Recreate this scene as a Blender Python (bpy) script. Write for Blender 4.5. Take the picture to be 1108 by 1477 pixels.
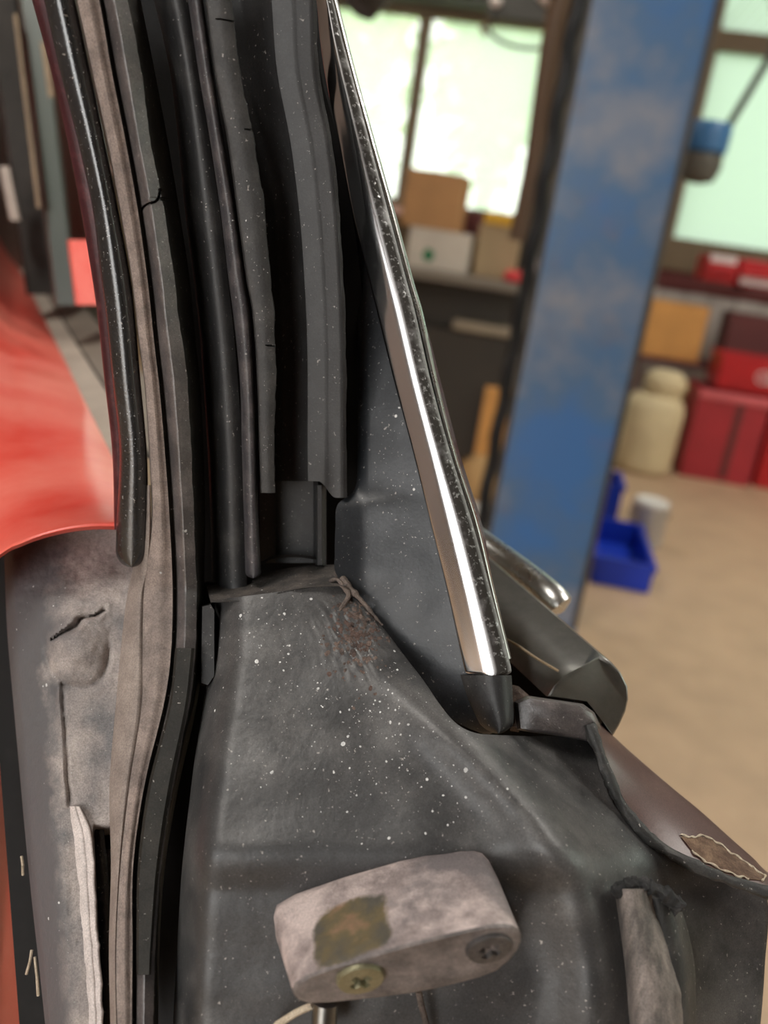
import bpy, bmesh, math, random
from mathutils import Vector, Matrix
from mathutils.bvhtree import BVHTree
from mathutils.noise import noise as pnoise

random.seed(7)
for o in list(bpy.data.objects):
    bpy.data.objects.remove(o)
SC = bpy.context.scene
COL = SC.collection

# ------------------------------------------------------------------ camera
F, CX, CY = 1250.0, 554.0, 738.5          # focal length and centre, in pixels of the 1108 x 1477 frame
PITCH, ROLL, CAMH = math.radians(18), math.radians(8.5), 1.2
FW = Vector((0, math.cos(PITCH), -math.sin(PITCH)))
_r0 = Vector((1, 0, 0))
_u0 = _r0.cross(FW)
RT = _r0 * math.cos(ROLL) + _u0 * math.sin(ROLL)
UP = -_r0 * math.sin(ROLL) + _u0 * math.cos(ROLL)
CAM = Vector((0, 0, CAMH))
cam = bpy.data.cameras.new('camera')
camo = bpy.data.objects.new('camera', cam)
COL.objects.link(camo)
m = Matrix((RT, UP, -FW)).transposed().to_4x4()
m.translation = CAM
camo.matrix_world = m
cam.sensor_fit = 'HORIZONTAL'
cam.sensor_width = 36.0
cam.lens = F / 1108 * 36
cam.clip_start = 0.01
cam.clip_end = 200
cam.dof.use_dof = True
cam.dof.focus_distance = 0.335
cam.dof.aperture_fstop = cam.lens / 4.8
SC.camera = camo

# ------------------------------------------------------------------ light
SC.view_settings.view_transform = 'Standard'
SC.view_settings.look = 'None'
SC.view_settings.exposure = 0.0
SC.view_settings.gamma = 1
SC.view_settings.use_curve_mapping = False
w = bpy.data.worlds.new('sky')
SC.world = w
w.use_nodes = True
nt = w.node_tree
bg = nt.nodes['Background']
bg.inputs[0].default_value = (1.0, 0.99, 0.965, 1)
bg.inputs[1].default_value = 6.8

BA = math.radians(8)                       # the workshop is turned by this against the camera
E1 = Vector((math.cos(BA), -math.sin(BA), 0))
E2 = Vector((math.sin(BA), math.cos(BA), 0))

def ceiling_fill(u, v, z, energy):  # unseen light under the ceiling, added for overall brightness
    l = bpy.data.lights.new('ceiling_fill', 'AREA')
    l.shape = 'RECTANGLE'; l.size = 1.2; l.size_y = 0.12; l.energy = energy
    l.color = (1.0, 0.95, 0.88)
    o = bpy.data.objects.new('ceiling_fill', l)
    o.location = E1 * u + E2 * v + Vector((0, 0, z))
    o.rotation_euler = (0, 0, -BA + math.pi / 2)
    COL.objects.link(o)
    return o
CEILING_FILLS = [(1.9, 1.2, 3.7, 55), (-1.4, -0.6, 3.7, 60), (1.9, 4.2, 3.7, 55), (-1.2, 4.4, 3.7, 30)]
for q in CEILING_FILLS:
    ceiling_fill(*q)

# ------------------------------------------------------------------ pixel helpers (used to size things at their own distance)
def ray(x, y):
    return FW + RT * ((x - CX) / F) - UP * ((y - CY) / F)
def P(x, y, d):
    return CAM + ray(x, y) * d
def wallp(x, y, D):
    r = ray(x, y); t = D / r.dot(E2)
    p = CAM + r * t
    return p.dot(E1), p.z, t
def gnd(x, y):
    r = ray(x, y); t = -CAMH / r.z
    p = CAM + r * t
    return p.dot(E1), p.dot(E2), t

# ------------------------------------------------------------------ materials
MATS = {}
def newmat(name):
    mt = bpy.data.materials.new(name); mt.use_nodes = True
    return mt, mt.node_tree, mt.node_tree.nodes['Principled BSDF']
def lin(c):
    return tuple(((v / 255) / 12.92 if v / 255 <= 0.04045 else ((v / 255 + 0.055) / 1.055) ** 2.4) for v in c) + (1,)
def noise_node(t, scale, detail=4, rough=0.6, stretch=None, uv=False):
    tc = t.nodes.new('ShaderNodeTexCoord')
    mp = t.nodes.new('ShaderNodeMapping')
    if stretch: mp.inputs['Scale'].default_value = stretch
    t.links.new(tc.outputs['UV' if uv else 'Object'], mp.inputs[0])
    n = t.nodes.new('ShaderNodeTexNoise')
    n.inputs['Scale'].default_value = scale; n.inputs['Detail'].default_value = detail
    n.inputs['Roughness'].default_value = rough
    t.links.new(mp.outputs[0], n.inputs['Vector'])
    return n
def ramp(t, src, stops):
    r = t.nodes.new('ShaderNodeValToRGB')
    e = r.color_ramp.elements
    while len(e) > 2: e.remove(e[-1])
    for i, (p, c) in enumerate(stops):
        if i > 1: e.new(p)
        e[i].position = p; e[i].color = c
    t.links.new(src, r.inputs[0])
    return r
def mixc(t, fac, a, b):
    mx = t.nodes.new('ShaderNodeMix'); mx.data_type = 'RGBA'
    for s, v in ((0, fac), (6, a), (7, b)):
        if hasattr(v, 'links'): t.links.new(v, mx.inputs[s])
        else: mx.inputs[s].default_value = v
    return mx.outputs[2]
def dusty(name, base, dust, lo=0.45, hi=0.75, scale=40, rough=0.6, bump=0.15, bscale=400, stretch=None, spec=0.5, metal=0, third=None, grain=0.35, fleck=0.0):
    """a base colour with soft dust patches, a second fine grain and a fine relief"""
    mt, t, b = newmat(name)
    n = noise_node(t, scale, 6, 0.65, stretch)
    r = ramp(t, n.outputs[0], [(lo, (0, 0, 0, 1)), (hi, (1, 1, 1, 1))])
    c = mixc(t, r.outputs[0], lin(base), lin(dust))
    if third:
        n3 = noise_node(t, scale * 0.45, 5, 0.6, stretch)
        r3 = ramp(t, n3.outputs[0], [(0.5, (0, 0, 0, 1)), (0.62, (1, 1, 1, 1))])
        c = mixc(t, r3.outputs[0], c, lin(third))
    if grain:
        ng = noise_node(t, 1500, 3, 0.7)
        g = ramp(t, ng.outputs[0], [(0.25, (1 - grain,) * 3 + (1,)), (0.75, (1 + grain,) * 3 + (1,))])
        ml = t.nodes.new('ShaderNodeMix'); ml.data_type = 'RGBA'; ml.blend_type = 'MULTIPLY'
        ml.inputs[0].default_value = 1.0
        t.links.new(c, ml.inputs[6]); t.links.new(g.outputs[0], ml.inputs[7]); c = ml.outputs[2]
    if fleck:
        nf = noise_node(t, 700, 2, 0.5)
        rf = ramp(t, nf.outputs[0], [(0.70 - 0.06 * fleck, (0, 0, 0, 1)), (0.76, (1, 1, 1, 1))])
        c = mixc(t, rf.outputs[0], c, lin((150, 146, 142)))
    t.links.new(c, b.inputs['Base Color'])
    b.inputs['Roughness'].default_value = rough
    b.inputs['Metallic'].default_value = metal
    b.inputs['Specular IOR Level'].default_value = spec
    if bump:
        nb = noise_node(t, bscale, 5, 0.6, stretch)
        bp = t.nodes.new('ShaderNodeBump'); bp.inputs['Strength'].default_value = bump
        bp.inputs['Distance'].default_value = 0.001
        t.links.new(nb.outputs[0], bp.inputs['Height']); t.links.new(bp.outputs[0], b.inputs['Normal'])
    MATS[name] = mt
    return mt
def plain(name, c, rough=0.5, metal=0, spec=0.5):
    mt, t, b = newmat(name)
    n = noise_node(t, 6, 4)
    c2 = tuple(min(255, v * 1.12) for v in c); c1 = tuple(v * 0.88 for v in c)
    t.links.new(mixc(t, n.outputs[0], lin(c1), lin(c2)), b.inputs['Base Color'])
    b.inputs['Roughness'].default_value = rough; b.inputs['Metallic'].default_value = metal
    b.inputs['Specular IOR Level'].default_value = spec
    MATS[name] = mt
    return mt

dusty('bulb', (30, 32, 34), (58, 60, 62), 0.5, 0.8, 120, 0.22, 0.10, 900, spec=1.0, fleck=0.6)
dusty('seal_brown', (112, 101, 96), (154, 139, 131), 0.35, 0.7, 90, 0.7, 0.3, 900, grain=0.4)
dusty('seal_ridge', (70, 66, 66), (112, 104, 102), 0.4, 0.75, 80, 0.3, 0.2, 900, spec=0.8, fleck=0.3)
dusty('seal_side', (34, 33, 30), (54, 51, 46), 0.45, 0.8, 60, 0.6, 0.2, 900, spec=0.3, fleck=0.3)
dusty('seal_lip', (120, 109, 103), (152, 140, 132), 0.35, 0.7, 70, 0.7, 0.2, 900)
dusty('stub', (84, 79, 76), (138, 128, 122), 0.38, 0.66, 60, 0.65, 0.5, 300, stretch=(2.5, 2.5, 0.5), grain=0.4)
dusty('seal_dark', (40, 40, 39), (74, 70, 67), 0.5, 0.8, 90, 0.55, 0.3, 900, fleck=0.6)
dusty('rubber', (36, 36, 37), (66, 65, 64), 0.5, 0.8, 60, 0.5, 0.15, 900, fleck=0.3)
dusty('rubber_black', (16, 16, 17), (30, 30, 30), 0.5, 0.8, 60, 0.7, 0.1, 900, spec=0.3)
dusty('strip_grey', (58, 56, 59), (98, 92, 92), 0.45, 0.75, 80, 0.42, 0.2, 900, fleck=0.4)
dusty('strip_flat', (42, 42, 42), (70, 68, 67), 0.45, 0.8, 70, 0.55, 0.2, 900, fleck=0.4)
dusty('channel', (37, 37, 38), (56, 56, 57), 0.45, 0.8, 50, 0.5, 0.1, 900, fleck=0.2)
dusty('sail', (32, 35, 39), (62, 64, 68), 0.48, 0.8, 45, 0.42, 0.12, 500, third=(42, 44, 47), fleck=0.3)
dusty('plate', (46, 46, 47), (98, 96, 95), 0.38, 0.76, 38, 0.42, 0.16, 380, third=(56, 56, 57), grain=0.4, fleck=0.3)
dusty('ledge', (56, 53, 51), (98, 90, 85), 0.4, 0.7, 90, 0.8, 0.6, 400, grain=0.5, fleck=0.6)
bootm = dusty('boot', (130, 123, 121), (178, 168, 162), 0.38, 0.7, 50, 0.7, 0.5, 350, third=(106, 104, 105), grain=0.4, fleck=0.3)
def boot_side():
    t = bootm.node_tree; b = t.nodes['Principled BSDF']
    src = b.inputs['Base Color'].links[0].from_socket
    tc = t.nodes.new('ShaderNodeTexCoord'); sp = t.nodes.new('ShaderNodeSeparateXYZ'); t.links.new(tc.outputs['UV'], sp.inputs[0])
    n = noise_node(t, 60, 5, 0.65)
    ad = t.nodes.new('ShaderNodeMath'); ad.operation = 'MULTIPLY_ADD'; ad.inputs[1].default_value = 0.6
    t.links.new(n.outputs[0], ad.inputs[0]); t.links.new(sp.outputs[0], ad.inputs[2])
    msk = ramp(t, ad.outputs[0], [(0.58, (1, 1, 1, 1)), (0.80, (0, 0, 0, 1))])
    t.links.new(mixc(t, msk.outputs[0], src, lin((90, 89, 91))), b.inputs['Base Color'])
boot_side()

dusty('boot_pale', (182, 173, 170), (216, 206, 202), 0.35, 0.7, 60, 0.7, 0.3, 400)
dusty('rusty', (62, 52, 48), (112, 96, 87), 0.4, 0.62, 130, 0.85, 0.8, 300, third=(84, 66, 59), grain=0.5)
dusty('rust_brown', (74, 52, 40), (122, 98, 78), 0.4, 0.65, 120, 0.85, 0.6, 300)
dusty('cream_edge', (176, 160, 138), (200, 188, 168), 0.4, 0.65, 120, 0.7, 0.4, 300)
dusty('caulk', (74, 66, 62), (112, 99, 91), 0.4, 0.7, 120, 0.8, 0.5, 300, grain=0.5)

dusty('bracket_front_shade', (84, 80, 80), (132, 124, 122), 0.40, 0.62, 70, 0.55, 0.6, 260, grain=0.4)  # darker copy of the bracket colour: shade painted onto its less lit front
dusty('bracket_stain', (86, 76, 56), (120, 104, 84), 0.4, 0.6, 90, 0.5, 0.4, 300, stretch=(1, 3, 3))
dusty('screw_brass', (128, 124, 98), (150, 146, 120), 0.4, 0.7, 90, 0.42, 0.2, 600, metal=0.55)
dusty('screw_grey', (70, 67, 67), (108, 102, 100), 0.4, 0.7, 120, 0.6, 0.5, 500, metal=0.2)
dusty('speck', (176, 176, 176), (222, 222, 220), 0.4, 0.7, 90, 0.7, 0)
dusty('maroon', (58, 22, 28), (92, 50, 54), 0.5, 0.75, 160, 0.4, 0.1, 600)
dusty('crust', (26, 26, 27), (62, 60, 60), 0.5, 0.7, 260, 0.85, 0.8, 500)
dusty('hood', (84, 62, 58), (100, 78, 72), 0.5, 0.8, 40, 0.35, 0.06, 400)
dusty('red_paint', (222, 64, 52), (240, 132, 116), 0.30, 0.66, 8, 0.34, 0.0, 300, grain=0.04)  # faded red; the pale pink patches imitate reflection and haze
dusty('beige_trim', (168, 158, 146), (190, 180, 166), 0.4, 0.7, 20, 0.5, 0)
dusty('grey_trim', (122, 114, 104), (142, 132, 120), 0.4, 0.7, 20, 0.5, 0)
dusty('frame_dark', (44, 42, 39), (60, 56, 52), 0.4, 0.7, 20, 0.7, 0, spec=0.2)
dusty('tan_wear', (118, 100, 76), (140, 120, 92), 0.4, 0.7, 30, 0.6, 0)

def chrome_mat(name, pits, base=(0.70, 0.69, 0.70, 1), rough=0.16, dark=(0.05, 0.045, 0.04, 1)):
    mt, t, b = newmat(name)
    b.inputs['Metallic'].default_value = 1
    if pits:
        tc = t.nodes.new('ShaderNodeTexCoord')
        sp = t.nodes.new('ShaderNodeSeparateXYZ'); t.links.new(tc.outputs['UV'], sp.inputs[0])
        zone = ramp(t, sp.outputs[0], [(0.0, (0, 0, 0, 1)), (0.60, (0, 0, 0, 1)), (0.70, (0.95, 0.95, 0.95, 1)), (0.9, (1, 1, 1, 1)), (1.0, (0.6, 0.6, 0.6, 1))])
        n = noise_node(t, 520, 3, 0.6)
        nr = ramp(t, n.outputs[0], [(0.16, (0, 0, 0, 1)), (0.44, (1, 1, 1, 1))])
        n2 = noise_node(t, 110, 3, 0.6)
        nr2 = ramp(t, n2.outputs[0], [(0.28, (0.78, 0.78, 0.78, 1)), (0.45, (1, 1, 1, 1))])
        mul = t.nodes.new('ShaderNodeMath'); mul.operation = 'MULTIPLY'
        t.links.new(zone.outputs[0], mul.inputs[0]); t.links.new(nr.outputs[0], mul.inputs[1])
        mul2 = t.nodes.new('ShaderNodeMath'); mul2.operation = 'MULTIPLY'
        t.links.new(mul.outputs[0], mul2.inputs[0]); t.links.new(nr2.outputs[0], mul2.inputs[1])
        t.links.new(mixc(t, mul2.outputs[0], base, dark), b.inputs['Base Color'])
        rr = t.nodes.new('ShaderNodeMapRange'); rr.inputs[3].default_value = rough; rr.inputs[4].default_value = 0.75
        t.links.new(mul2.outputs[0], rr.inputs[0]); t.links.new(rr.outputs[0], b.inputs['Roughness'])
    else:
        n = noise_node(t, 90, 5, 0.65)
        r = ramp(t, n.outputs[0], [(0.42, base), (0.72, tuple(v * 0.72 for v in base[:3]) + (1,))])
        t.links.new(r.outputs[0], b.inputs['Base Color'])
        rr = t.nodes.new('ShaderNodeMapRange'); rr.inputs[3].default_value = rough; rr.inputs[4].default_value = rough + 0.3
        t.links.new(n.outputs[0], rr.inputs[0]); t.links.new(rr.outputs[0], b.inputs['Roughness'])
    MATS[name] = mt
chrome_mat('chrome_pitted', True)
chrome_mat('chrome', False, (0.6, 0.6, 0.58, 1), 0.14)
chrome_mat('chrome_dull', False, (0.24, 0.235, 0.22, 1), 0.2)

# ------------------------------------------------------------------ mesh helpers
def tag(o, label=None, cat=None, group=None, kind=None):
    if label: o['label'] = label
    if cat: o['category'] = cat
    if group: o['group'] = group
    if kind: o['kind'] = kind
    return o
def mesh_obj(name, verts, faces, mat, parent=None, smooth=True, uvs=None, fm=None, sharp=35):
    off = parent_origin(parent)
    me = bpy.data.meshes.new(name)
    me.from_pydata([tuple(Vector(v) - off) for v in verts], [], faces)
    for mm in (mat if isinstance(mat, (list, tuple)) else [mat]):
        me.materials.append(MATS[mm])
    if fm:
        for p, i in zip(me.polygons, fm): p.material_index = i
    if uvs:
        ul = me.uv_layers.new(name='UVMap')
        for lp in me.loops: ul.data[lp.index].uv = uvs[lp.vertex_index]
    bm = bmesh.new(); bm.from_mesh(me)
    bmesh.ops.recalc_face_normals(bm, faces=bm.faces)
    bm.to_mesh(me); bm.free()
    if smooth:
        for p in me.polygons: p.use_smooth = True
        me.set_sharp_from_angle(angle=math.radians(sharp))
    o = bpy.data.objects.new(name, me)
    COL.objects.link(o)
    if parent: o.parent = parent
    return o
def parent_origin(p):
    v = Vector((0, 0, 0))
    while p is not None:
        v += p.location; p = p.parent
    return v
def empty(name, loc, rz=0):
    o = bpy.data.objects.new(name, None); o.location = loc; o.rotation_euler = (0, 0, rz)
    o.empty_display_size = 0.05
    COL.objects.link(o)
    return o
def interp(tab, y):
    """smooth (Catmull-Rom) interpolation of rows (key, v1, v2 ...)"""
    n = len(tab)
    if y <= tab[0][0]: i = 0
    elif y >= tab[-1][0]: i = n - 2
    else:
        i = max(k for k in range(n - 1) if tab[k][0] <= y)
    a, b = tab[i], tab[i + 1]
    t = (y - a[0]) / (b[0] - a[0])
    p, q = tab[max(0, i - 1)], tab[min(n - 1, i + 2)]
    out = []
    for k in range(1, len(a)):
        if t < 0 or t > 1:
            out.append(a[k] + (b[k] - a[k]) * t); continue
        h = b[0] - a[0]
        m0 = (b[k] - p[k]) / (b[0] - p[0]) * h if b[0] != p[0] else 0
        m1 = (q[k] - a[k]) / (q[0] - a[0]) * h if q[0] != a[0] else 0
        t2, t3 = t * t, t * t * t
        out.append((2*t3 - 3*t2 + 1)*a[k] + (t3 - 2*t2 + t)*m0 + (-2*t3 + 3*t2)*b[k] + (t3 - t2)*m1)
    return out
def grid(name, rows, mat, parent=None, back=0.004, colmat=None, sharp=35, rough=0):
    """rows of (x, y, depth) points -> a solid sheet with the given thickness"""
    nv, nu = len(rows), len(rows[0])
    V, UV = [], []
    for layer in (0, 1) if back else (0,):
        for j, r in enumerate(rows):
            for i, (x, y, d) in enumerate(r):
                dd = d
                if rough and layer == 0:
                    dd += rough * pnoise(Vector((x * 0.05, y * 0.05, 3.1)))
                V.append(P(x, y, dd + (back if layer else 0)))
                UV.append((i / (nu - 1), j / (nv - 1)))
    idx = lambda l, j, i: l * nv * nu + j * nu + i
    Fc, fm = [], []
    for j in range(nv - 1):
        for i in range(nu - 1):
            Fc.append((idx(0, j, i), idx(0, j, i + 1), idx(0, j + 1, i + 1), idx(0, j + 1, i)))
            fm.append(colmat[i] if colmat else 0)
    if back:
        for j in range(nv - 1):
            for i in range(nu - 1):
                Fc.append((idx(1, j, i), idx(1, j + 1, i), idx(1, j + 1, i + 1), idx(1, j, i + 1)))
                fm.append(colmat[i] if colmat else 0)
            Fc.append((idx(0, j, 0), idx(0, j + 1, 0), idx(1, j + 1, 0), idx(1, j, 0))); fm.append(colmat[0] if colmat else 0)
            Fc.append((idx(0, j, nu - 1), idx(1, j, nu - 1), idx(1, j + 1, nu - 1), idx(0, j + 1, nu - 1))); fm.append(colmat[-1] if colmat else 0)
        for i in range(nu - 1):
            Fc.append((idx(0, 0, i), idx(1, 0, i), idx(1, 0, i + 1), idx(0, 0, i + 1))); fm.append(colmat[i] if colmat else 0)
            Fc.append((idx(0, nv - 1, i), idx(0, nv - 1, i + 1), idx(1, nv - 1, i + 1), idx(1, nv - 1, i))); fm.append(colmat[i] if colmat else 0)
    return mesh_obj(name, V, Fc, mat, parent, True, UV, fm, sharp)
def frange(a, b, step):
    n = max(1, int(round((b - a) / step)))
    return [a + (b - a) * k / n for k in range(n + 1)]
def prof(pts, n):
    """resample a profile of (u, off, material) by straight pieces; returns u, off, material per column"""
    out, cm = [], []
    for (a, b) in zip(pts, pts[1:]):
        k = max(1, int(round((b[0] - a[0]) * n)))
        for i in range(k):
            s = i / k
            out.append((a[0] + (b[0] - a[0]) * s, a[1] + (b[1] - a[1]) * s)); cm.append(a[2] if len(a) > 2 else 0)
    out.append(pts[-1][:2])
    return out, cm
def smooth_prof(pts, n=24):
    tab = [(u, o) for u, o in pts]
    return [(k / n, interp(tab, k / n)[0]) for k in range(n + 1)]
def strip(name, tab, pr, mat, parent, D, y0=None, y1=None, step=8, back=0.006, cm=None, sharp=35, jag=None, extra=(), disp=None, ends=0):
    """a long strip: rows (y, left, right), a profile (u, offset in mm, + away from camera)"""
    y0 = tab[0][0] if y0 is None else y0; y1 = tab[-1][0] if y1 is None else y1
    ys = sorted(set(frange(y0, y1, step)) | set(extra))
    rows = []
    for y in ys:
        xl, xr = interp(tab, y)
        if ends:                                   # round off the lower end
            q = y1 - y
            if q < ends:
                s = math.sqrt(max(0.02, 1 - (1 - q / ends) ** 2))
                c = (xl + xr) / 2; xl, xr = c + (xl - c) * s, c + (xr - c) * s
        if jag: xr += jag(y)
        r = []
        for u, o in pr:
            x = xl + (xr - xl) * u
            r.append((x, y, D(y) + o / 1000 + (disp(x, y) if disp else 0)))
        rows.append(r)
    return grid(name, rows, mat, parent, back, cm, sharp)
def poly_loft(name, rings, mat, parent, cap=True, smooth=True, sharp=35, fm=None):
    """closed rings of (x, y, depth), same count each -> closed solid"""
    n = len(rings[0]); V = [P(*p) for r in rings for p in r]; Fc = []
    for j in range(len(rings) - 1):
        for i in range(n):
            k = (i + 1) % n
            Fc.append((j*n + i, j*n + k, (j+1)*n + k, (j+1)*n + i))
    if cap:
        Fc.append(tuple(range(n))[::-1]); Fc.append(tuple((len(rings)-1)*n + i for i in range(n)))
    return mesh_obj(name, V, Fc, mat, parent, smooth, None, fm, sharp)
def tube_pts(pts, rad, seg=10, taper=None):
    V, Fc = [], []
    n = len(pts)
    for j, p in enumerate(pts):
        t = (Vector(pts[min(n-1, j+1)]) - Vector(pts[max(0, j-1)])).normalized()
        a = t.cross(Vector((0.3, 0.2, 1))).normalized(); b = t.cross(a)
        r = rad if not callable(rad) else rad(j / (n - 1))
        for i in range(seg):
            th = 2 * math.pi * i / seg
            V.append(Vector(p) + a * (r * math.cos(th)) + b * (r * math.sin(th)))
    for j in range(n - 1):
        for i in range(seg):
            k = (i + 1) % seg
            Fc.append((j*seg + i, j*seg + k, (j+1)*seg + k, (j+1)*seg + i))
    Fc.append(tuple(range(seg))[::-1]); Fc.append(tuple((n-1)*seg + i for i in range(seg)))
    return V, Fc
def tube(name, pts, rad, mat, parent=None, seg=10):
    V, Fc = tube_pts(pts, rad, seg)
    return mesh_obj(name, V, Fc, mat, parent)
def spath(pts, n=40):
    tab = [(i,) + tuple(p) for i, p in enumerate(pts)]
    return [tuple(interp(tab, k * (len(pts) - 1) / n)) for k in range(n + 1)]
def jagger(amp, sc, seed):
    return lambda y: amp * pnoise(Vector((y * sc, seed, 0.5))) + amp * 0.6 * pnoise(Vector((y * sc * 4, seed + 9, 0.5)))

# ================================================================== the workshop (background)
def B(u, v, z):
    return E1 * u + E2 * v + Vector((0, 0, z))
plain('floor_paint', (178, 150, 121), 0.5)
plain('wall_white', (186, 178, 170), 0.7)
plain('wall_dark', (112, 97, 88), 0.7)
plain('wall_brown', (96, 80, 58), 0.7)
plain('wall_maroon', (92, 34, 30), 0.6)
plain('ceiling', (120, 116, 110), 0.8)
plain('frame_brown', (112, 94, 70), 0.6)
plain('frame_grey', (70, 68, 62), 0.6)
plain('cardboard', (172, 128, 84), 0.8)
plain('cardboard_orange', (208, 150, 84), 0.8)
plain('cardboard_tan', (160, 138, 106), 0.8)
plain('box_white', (196, 186, 172), 0.7)
plain('green_print', (10, 110, 66), 0.6)
plain('yellow', (206, 158, 40), 0.6)
plain('bench_top', (120, 110, 98), 0.6)
plain('bench_dark', (52, 45, 36), 0.6)
plain('bench_lip', (140, 126, 106), 0.5)
plain('black_hose', (26, 25, 24), 0.5)
plain('brown_hose', (104, 80, 58), 0.6)
plain('steel_dark', (62, 58, 54), 0.5)
plain('red_tool', (176, 22, 28), 0.4)
plain('red_crate', (160, 40, 48), 0.45)
plain('maroon_dark', (92, 40, 38), 0.6)
plain('label_white', (214, 196, 194), 0.6)
plain('sack', (206, 188, 150), 0.8)
plain('sack_brown', (166, 130, 84), 0.8)
plain('blue_bin', (16, 52, 170), 0.4)
plain('blue_motor', (48, 96, 140), 0.45)
plain('motor_grey', (84, 80, 72), 0.55)
plain('can_silver', (176, 168, 160), 0.4, 0.4)
plain('can_lid', (222, 218, 212), 0.5)
plain('pale_knob', (226, 212, 206), 0.5)
plain('sill_pink', (222, 178, 164), 0.6)
plain('pink_red', (206, 60, 62), 0.5)
plain('leaf', (120, 160, 40), 0.6)
plain('leaf_pale', (170, 196, 90), 0.6)
plain('bark', (90, 76, 60), 0.8)
plain('wire', (150, 150, 146), 0.5, 0.5)
plain('grass', (130, 150, 80), 0.9)
def post_mat():
    mt, t, b = newmat('post_blue')
    n = noise_node(t, 2.2, 5, 0.6)
    r = ramp(t, n.outputs[0], [(0.38, lin((54, 104, 162))), (0.50, lin((74, 104, 138))), (0.64, lin((126, 130, 142)))])  # the grey tones imitate glossy reflection on the blue paint
    n2 = noise_node(t, 5, 5, 0.65)
    r2 = ramp(t, n2.outputs[0], [(0.58, (0, 0, 0, 1)), (0.78, (0.5, 0.5, 0.5, 1))])
    t.links.new(mixc(t, r2.outputs[0], r.outputs[0], lin((116, 96, 82))), b.inputs['Base Color'])
    b.inputs['Roughness'].default_value = 0.35
    MATS['post_blue'] = mt
post_mat()
def pane_mat(name, col, clear):
    mt = bpy.data.materials.new(name); mt.use_nodes = True; t = mt.node_tree
    t.nodes.remove(t.nodes['Principled BSDF'])
    tr = t.nodes.new('ShaderNodeBsdfTransparent'); tl = t.nodes.new('ShaderNodeBsdfTranslucent')
    tl.inputs[0].default_value = col; mx = t.nodes.new('ShaderNodeMixShader'); mx.inputs[0].default_value = 1 - clear
    t.links.new(tr.outputs[0], mx.inputs[1]); t.links.new(tl.outputs[0], mx.inputs[2])
    t.links.new(mx.outputs[0], t.nodes['Material Output'].inputs[0])
    MATS[name] = mt
pane_mat('pane_clear', (0.42, 0.49, 0.43, 1), 0.40)
pane_mat('pane_frosted', (0.41, 0.47, 0.43, 1), 0.02)

def box_geo(u0, u1, v0, v1, z0, z1, lean=0):
    V = [B(u, v, z) for z in (z0, z1) for v in (v0, v1) for u in (u0, u1)]
    Fc = [(0, 2, 3, 1), (4, 5, 7, 6), (0, 1, 5, 4), (2, 6, 7, 3), (0, 4, 6, 2), (1, 3, 7, 5)]
    return V, Fc
def geo_join(geos):
    V, Fc = [], []
    for v, f in geos:
        o = len(V); V += v; Fc += [tuple(i + o for i in q) for q in f]
    return V, Fc
def box(name, b, mat, parent=None, bevel=0.004):
    V, Fc = box_geo(*b) if not isinstance(b, list) else geo_join([box_geo(*q) for q in b])
    o = mesh_obj(name, V, Fc, mat, parent, False)
    if bevel:
        bm = bmesh.new(); bm.from_mesh(o.data)
        bmesh.ops.bevel(bm, geom=bm.edges[:], offset=bevel, segments=2, affect='EDGES', profile=0.5)
        bm.to_mesh(o.data); bm.free()
    return o
def lathe(name, u, v, pts, mat, parent=None, seg=24, lean=(0, 0)):
    V, Fc = [], []
    for r, z in pts:
        for i in range(seg):
            th = 2 * math.pi * i / seg
            V.append(B(u + r * math.cos(th) + lean[0] * z, v + r * math.sin(th) + lean[1] * z, z))
    for j in range(len(pts) - 1):
        for i in range(seg):
            k = (i + 1) % seg
            Fc.append((j*seg+i, j*seg+k, (j+1)*seg+k, (j+1)*seg+i))
    Fc.append(tuple(range(seg))[::-1]); Fc.append(tuple((len(pts)-1)*seg+i for i in range(seg)))
    return mesh_obj(name, V, Fc, mat, parent)
def struct(o, label=None):
    o['kind'] = 'structure'
    if label: o['label'] = label
    return o
def atD(x, y, D):
    u, z, t = wallp(x, y, D)
    return u, z
def W(px, D, y):            # metres per pixel at that place
    return wallp(px, y, D)[2] / F

WALL = 7.0
CEIL = 4.0
UL, UR, VF = -4.2, 4.2, -4.0
struct(box('floor', (UL, UR, VF - 3, WALL + 0.1, -0.1, 0), 'floor_paint', None, 0), 'beige painted concrete workshop floor')
struct(box('ceiling', (UL, UR, VF, WALL + 0.1, CEIL, CEIL + 0.1), 'ceiling', None, 0), 'grey workshop ceiling')
struct(box('wall_left', (UL - 0.1, UL, VF, WALL + 0.1, 0, CEIL), 'wall_dark', None, 0), 'dull brown side wall of the workshop')
struct(box('wall_right', [(UR, UR + 0.1, VF, WALL + 0.1, 0, 1.2), (UR, UR + 0.1, VF, WALL + 0.1, 3.1, CEIL), (UR, UR + 0.1, VF, 0.2, 1.2, 3.1), (UR, UR + 0.1, 3.4, WALL + 0.1, 1.2, 3.1)], 'wall_white', None, 0), 'pale side wall of the workshop beyond the red boxes')
struct(box('wall_front', [(UL, -3.1, VF - 0.1, VF, 0, CEIL), (-0.5, UR, VF - 0.1, VF, 0, CEIL), (-3.1, -0.5, VF - 0.1, VF, 3.2, CEIL)], 'wall_dark', None, 0), 'workshop front wall around an unseen gate opening sized for the highlights')  # gate out of view; its opening is placed and sized for the chrome highlight

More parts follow.
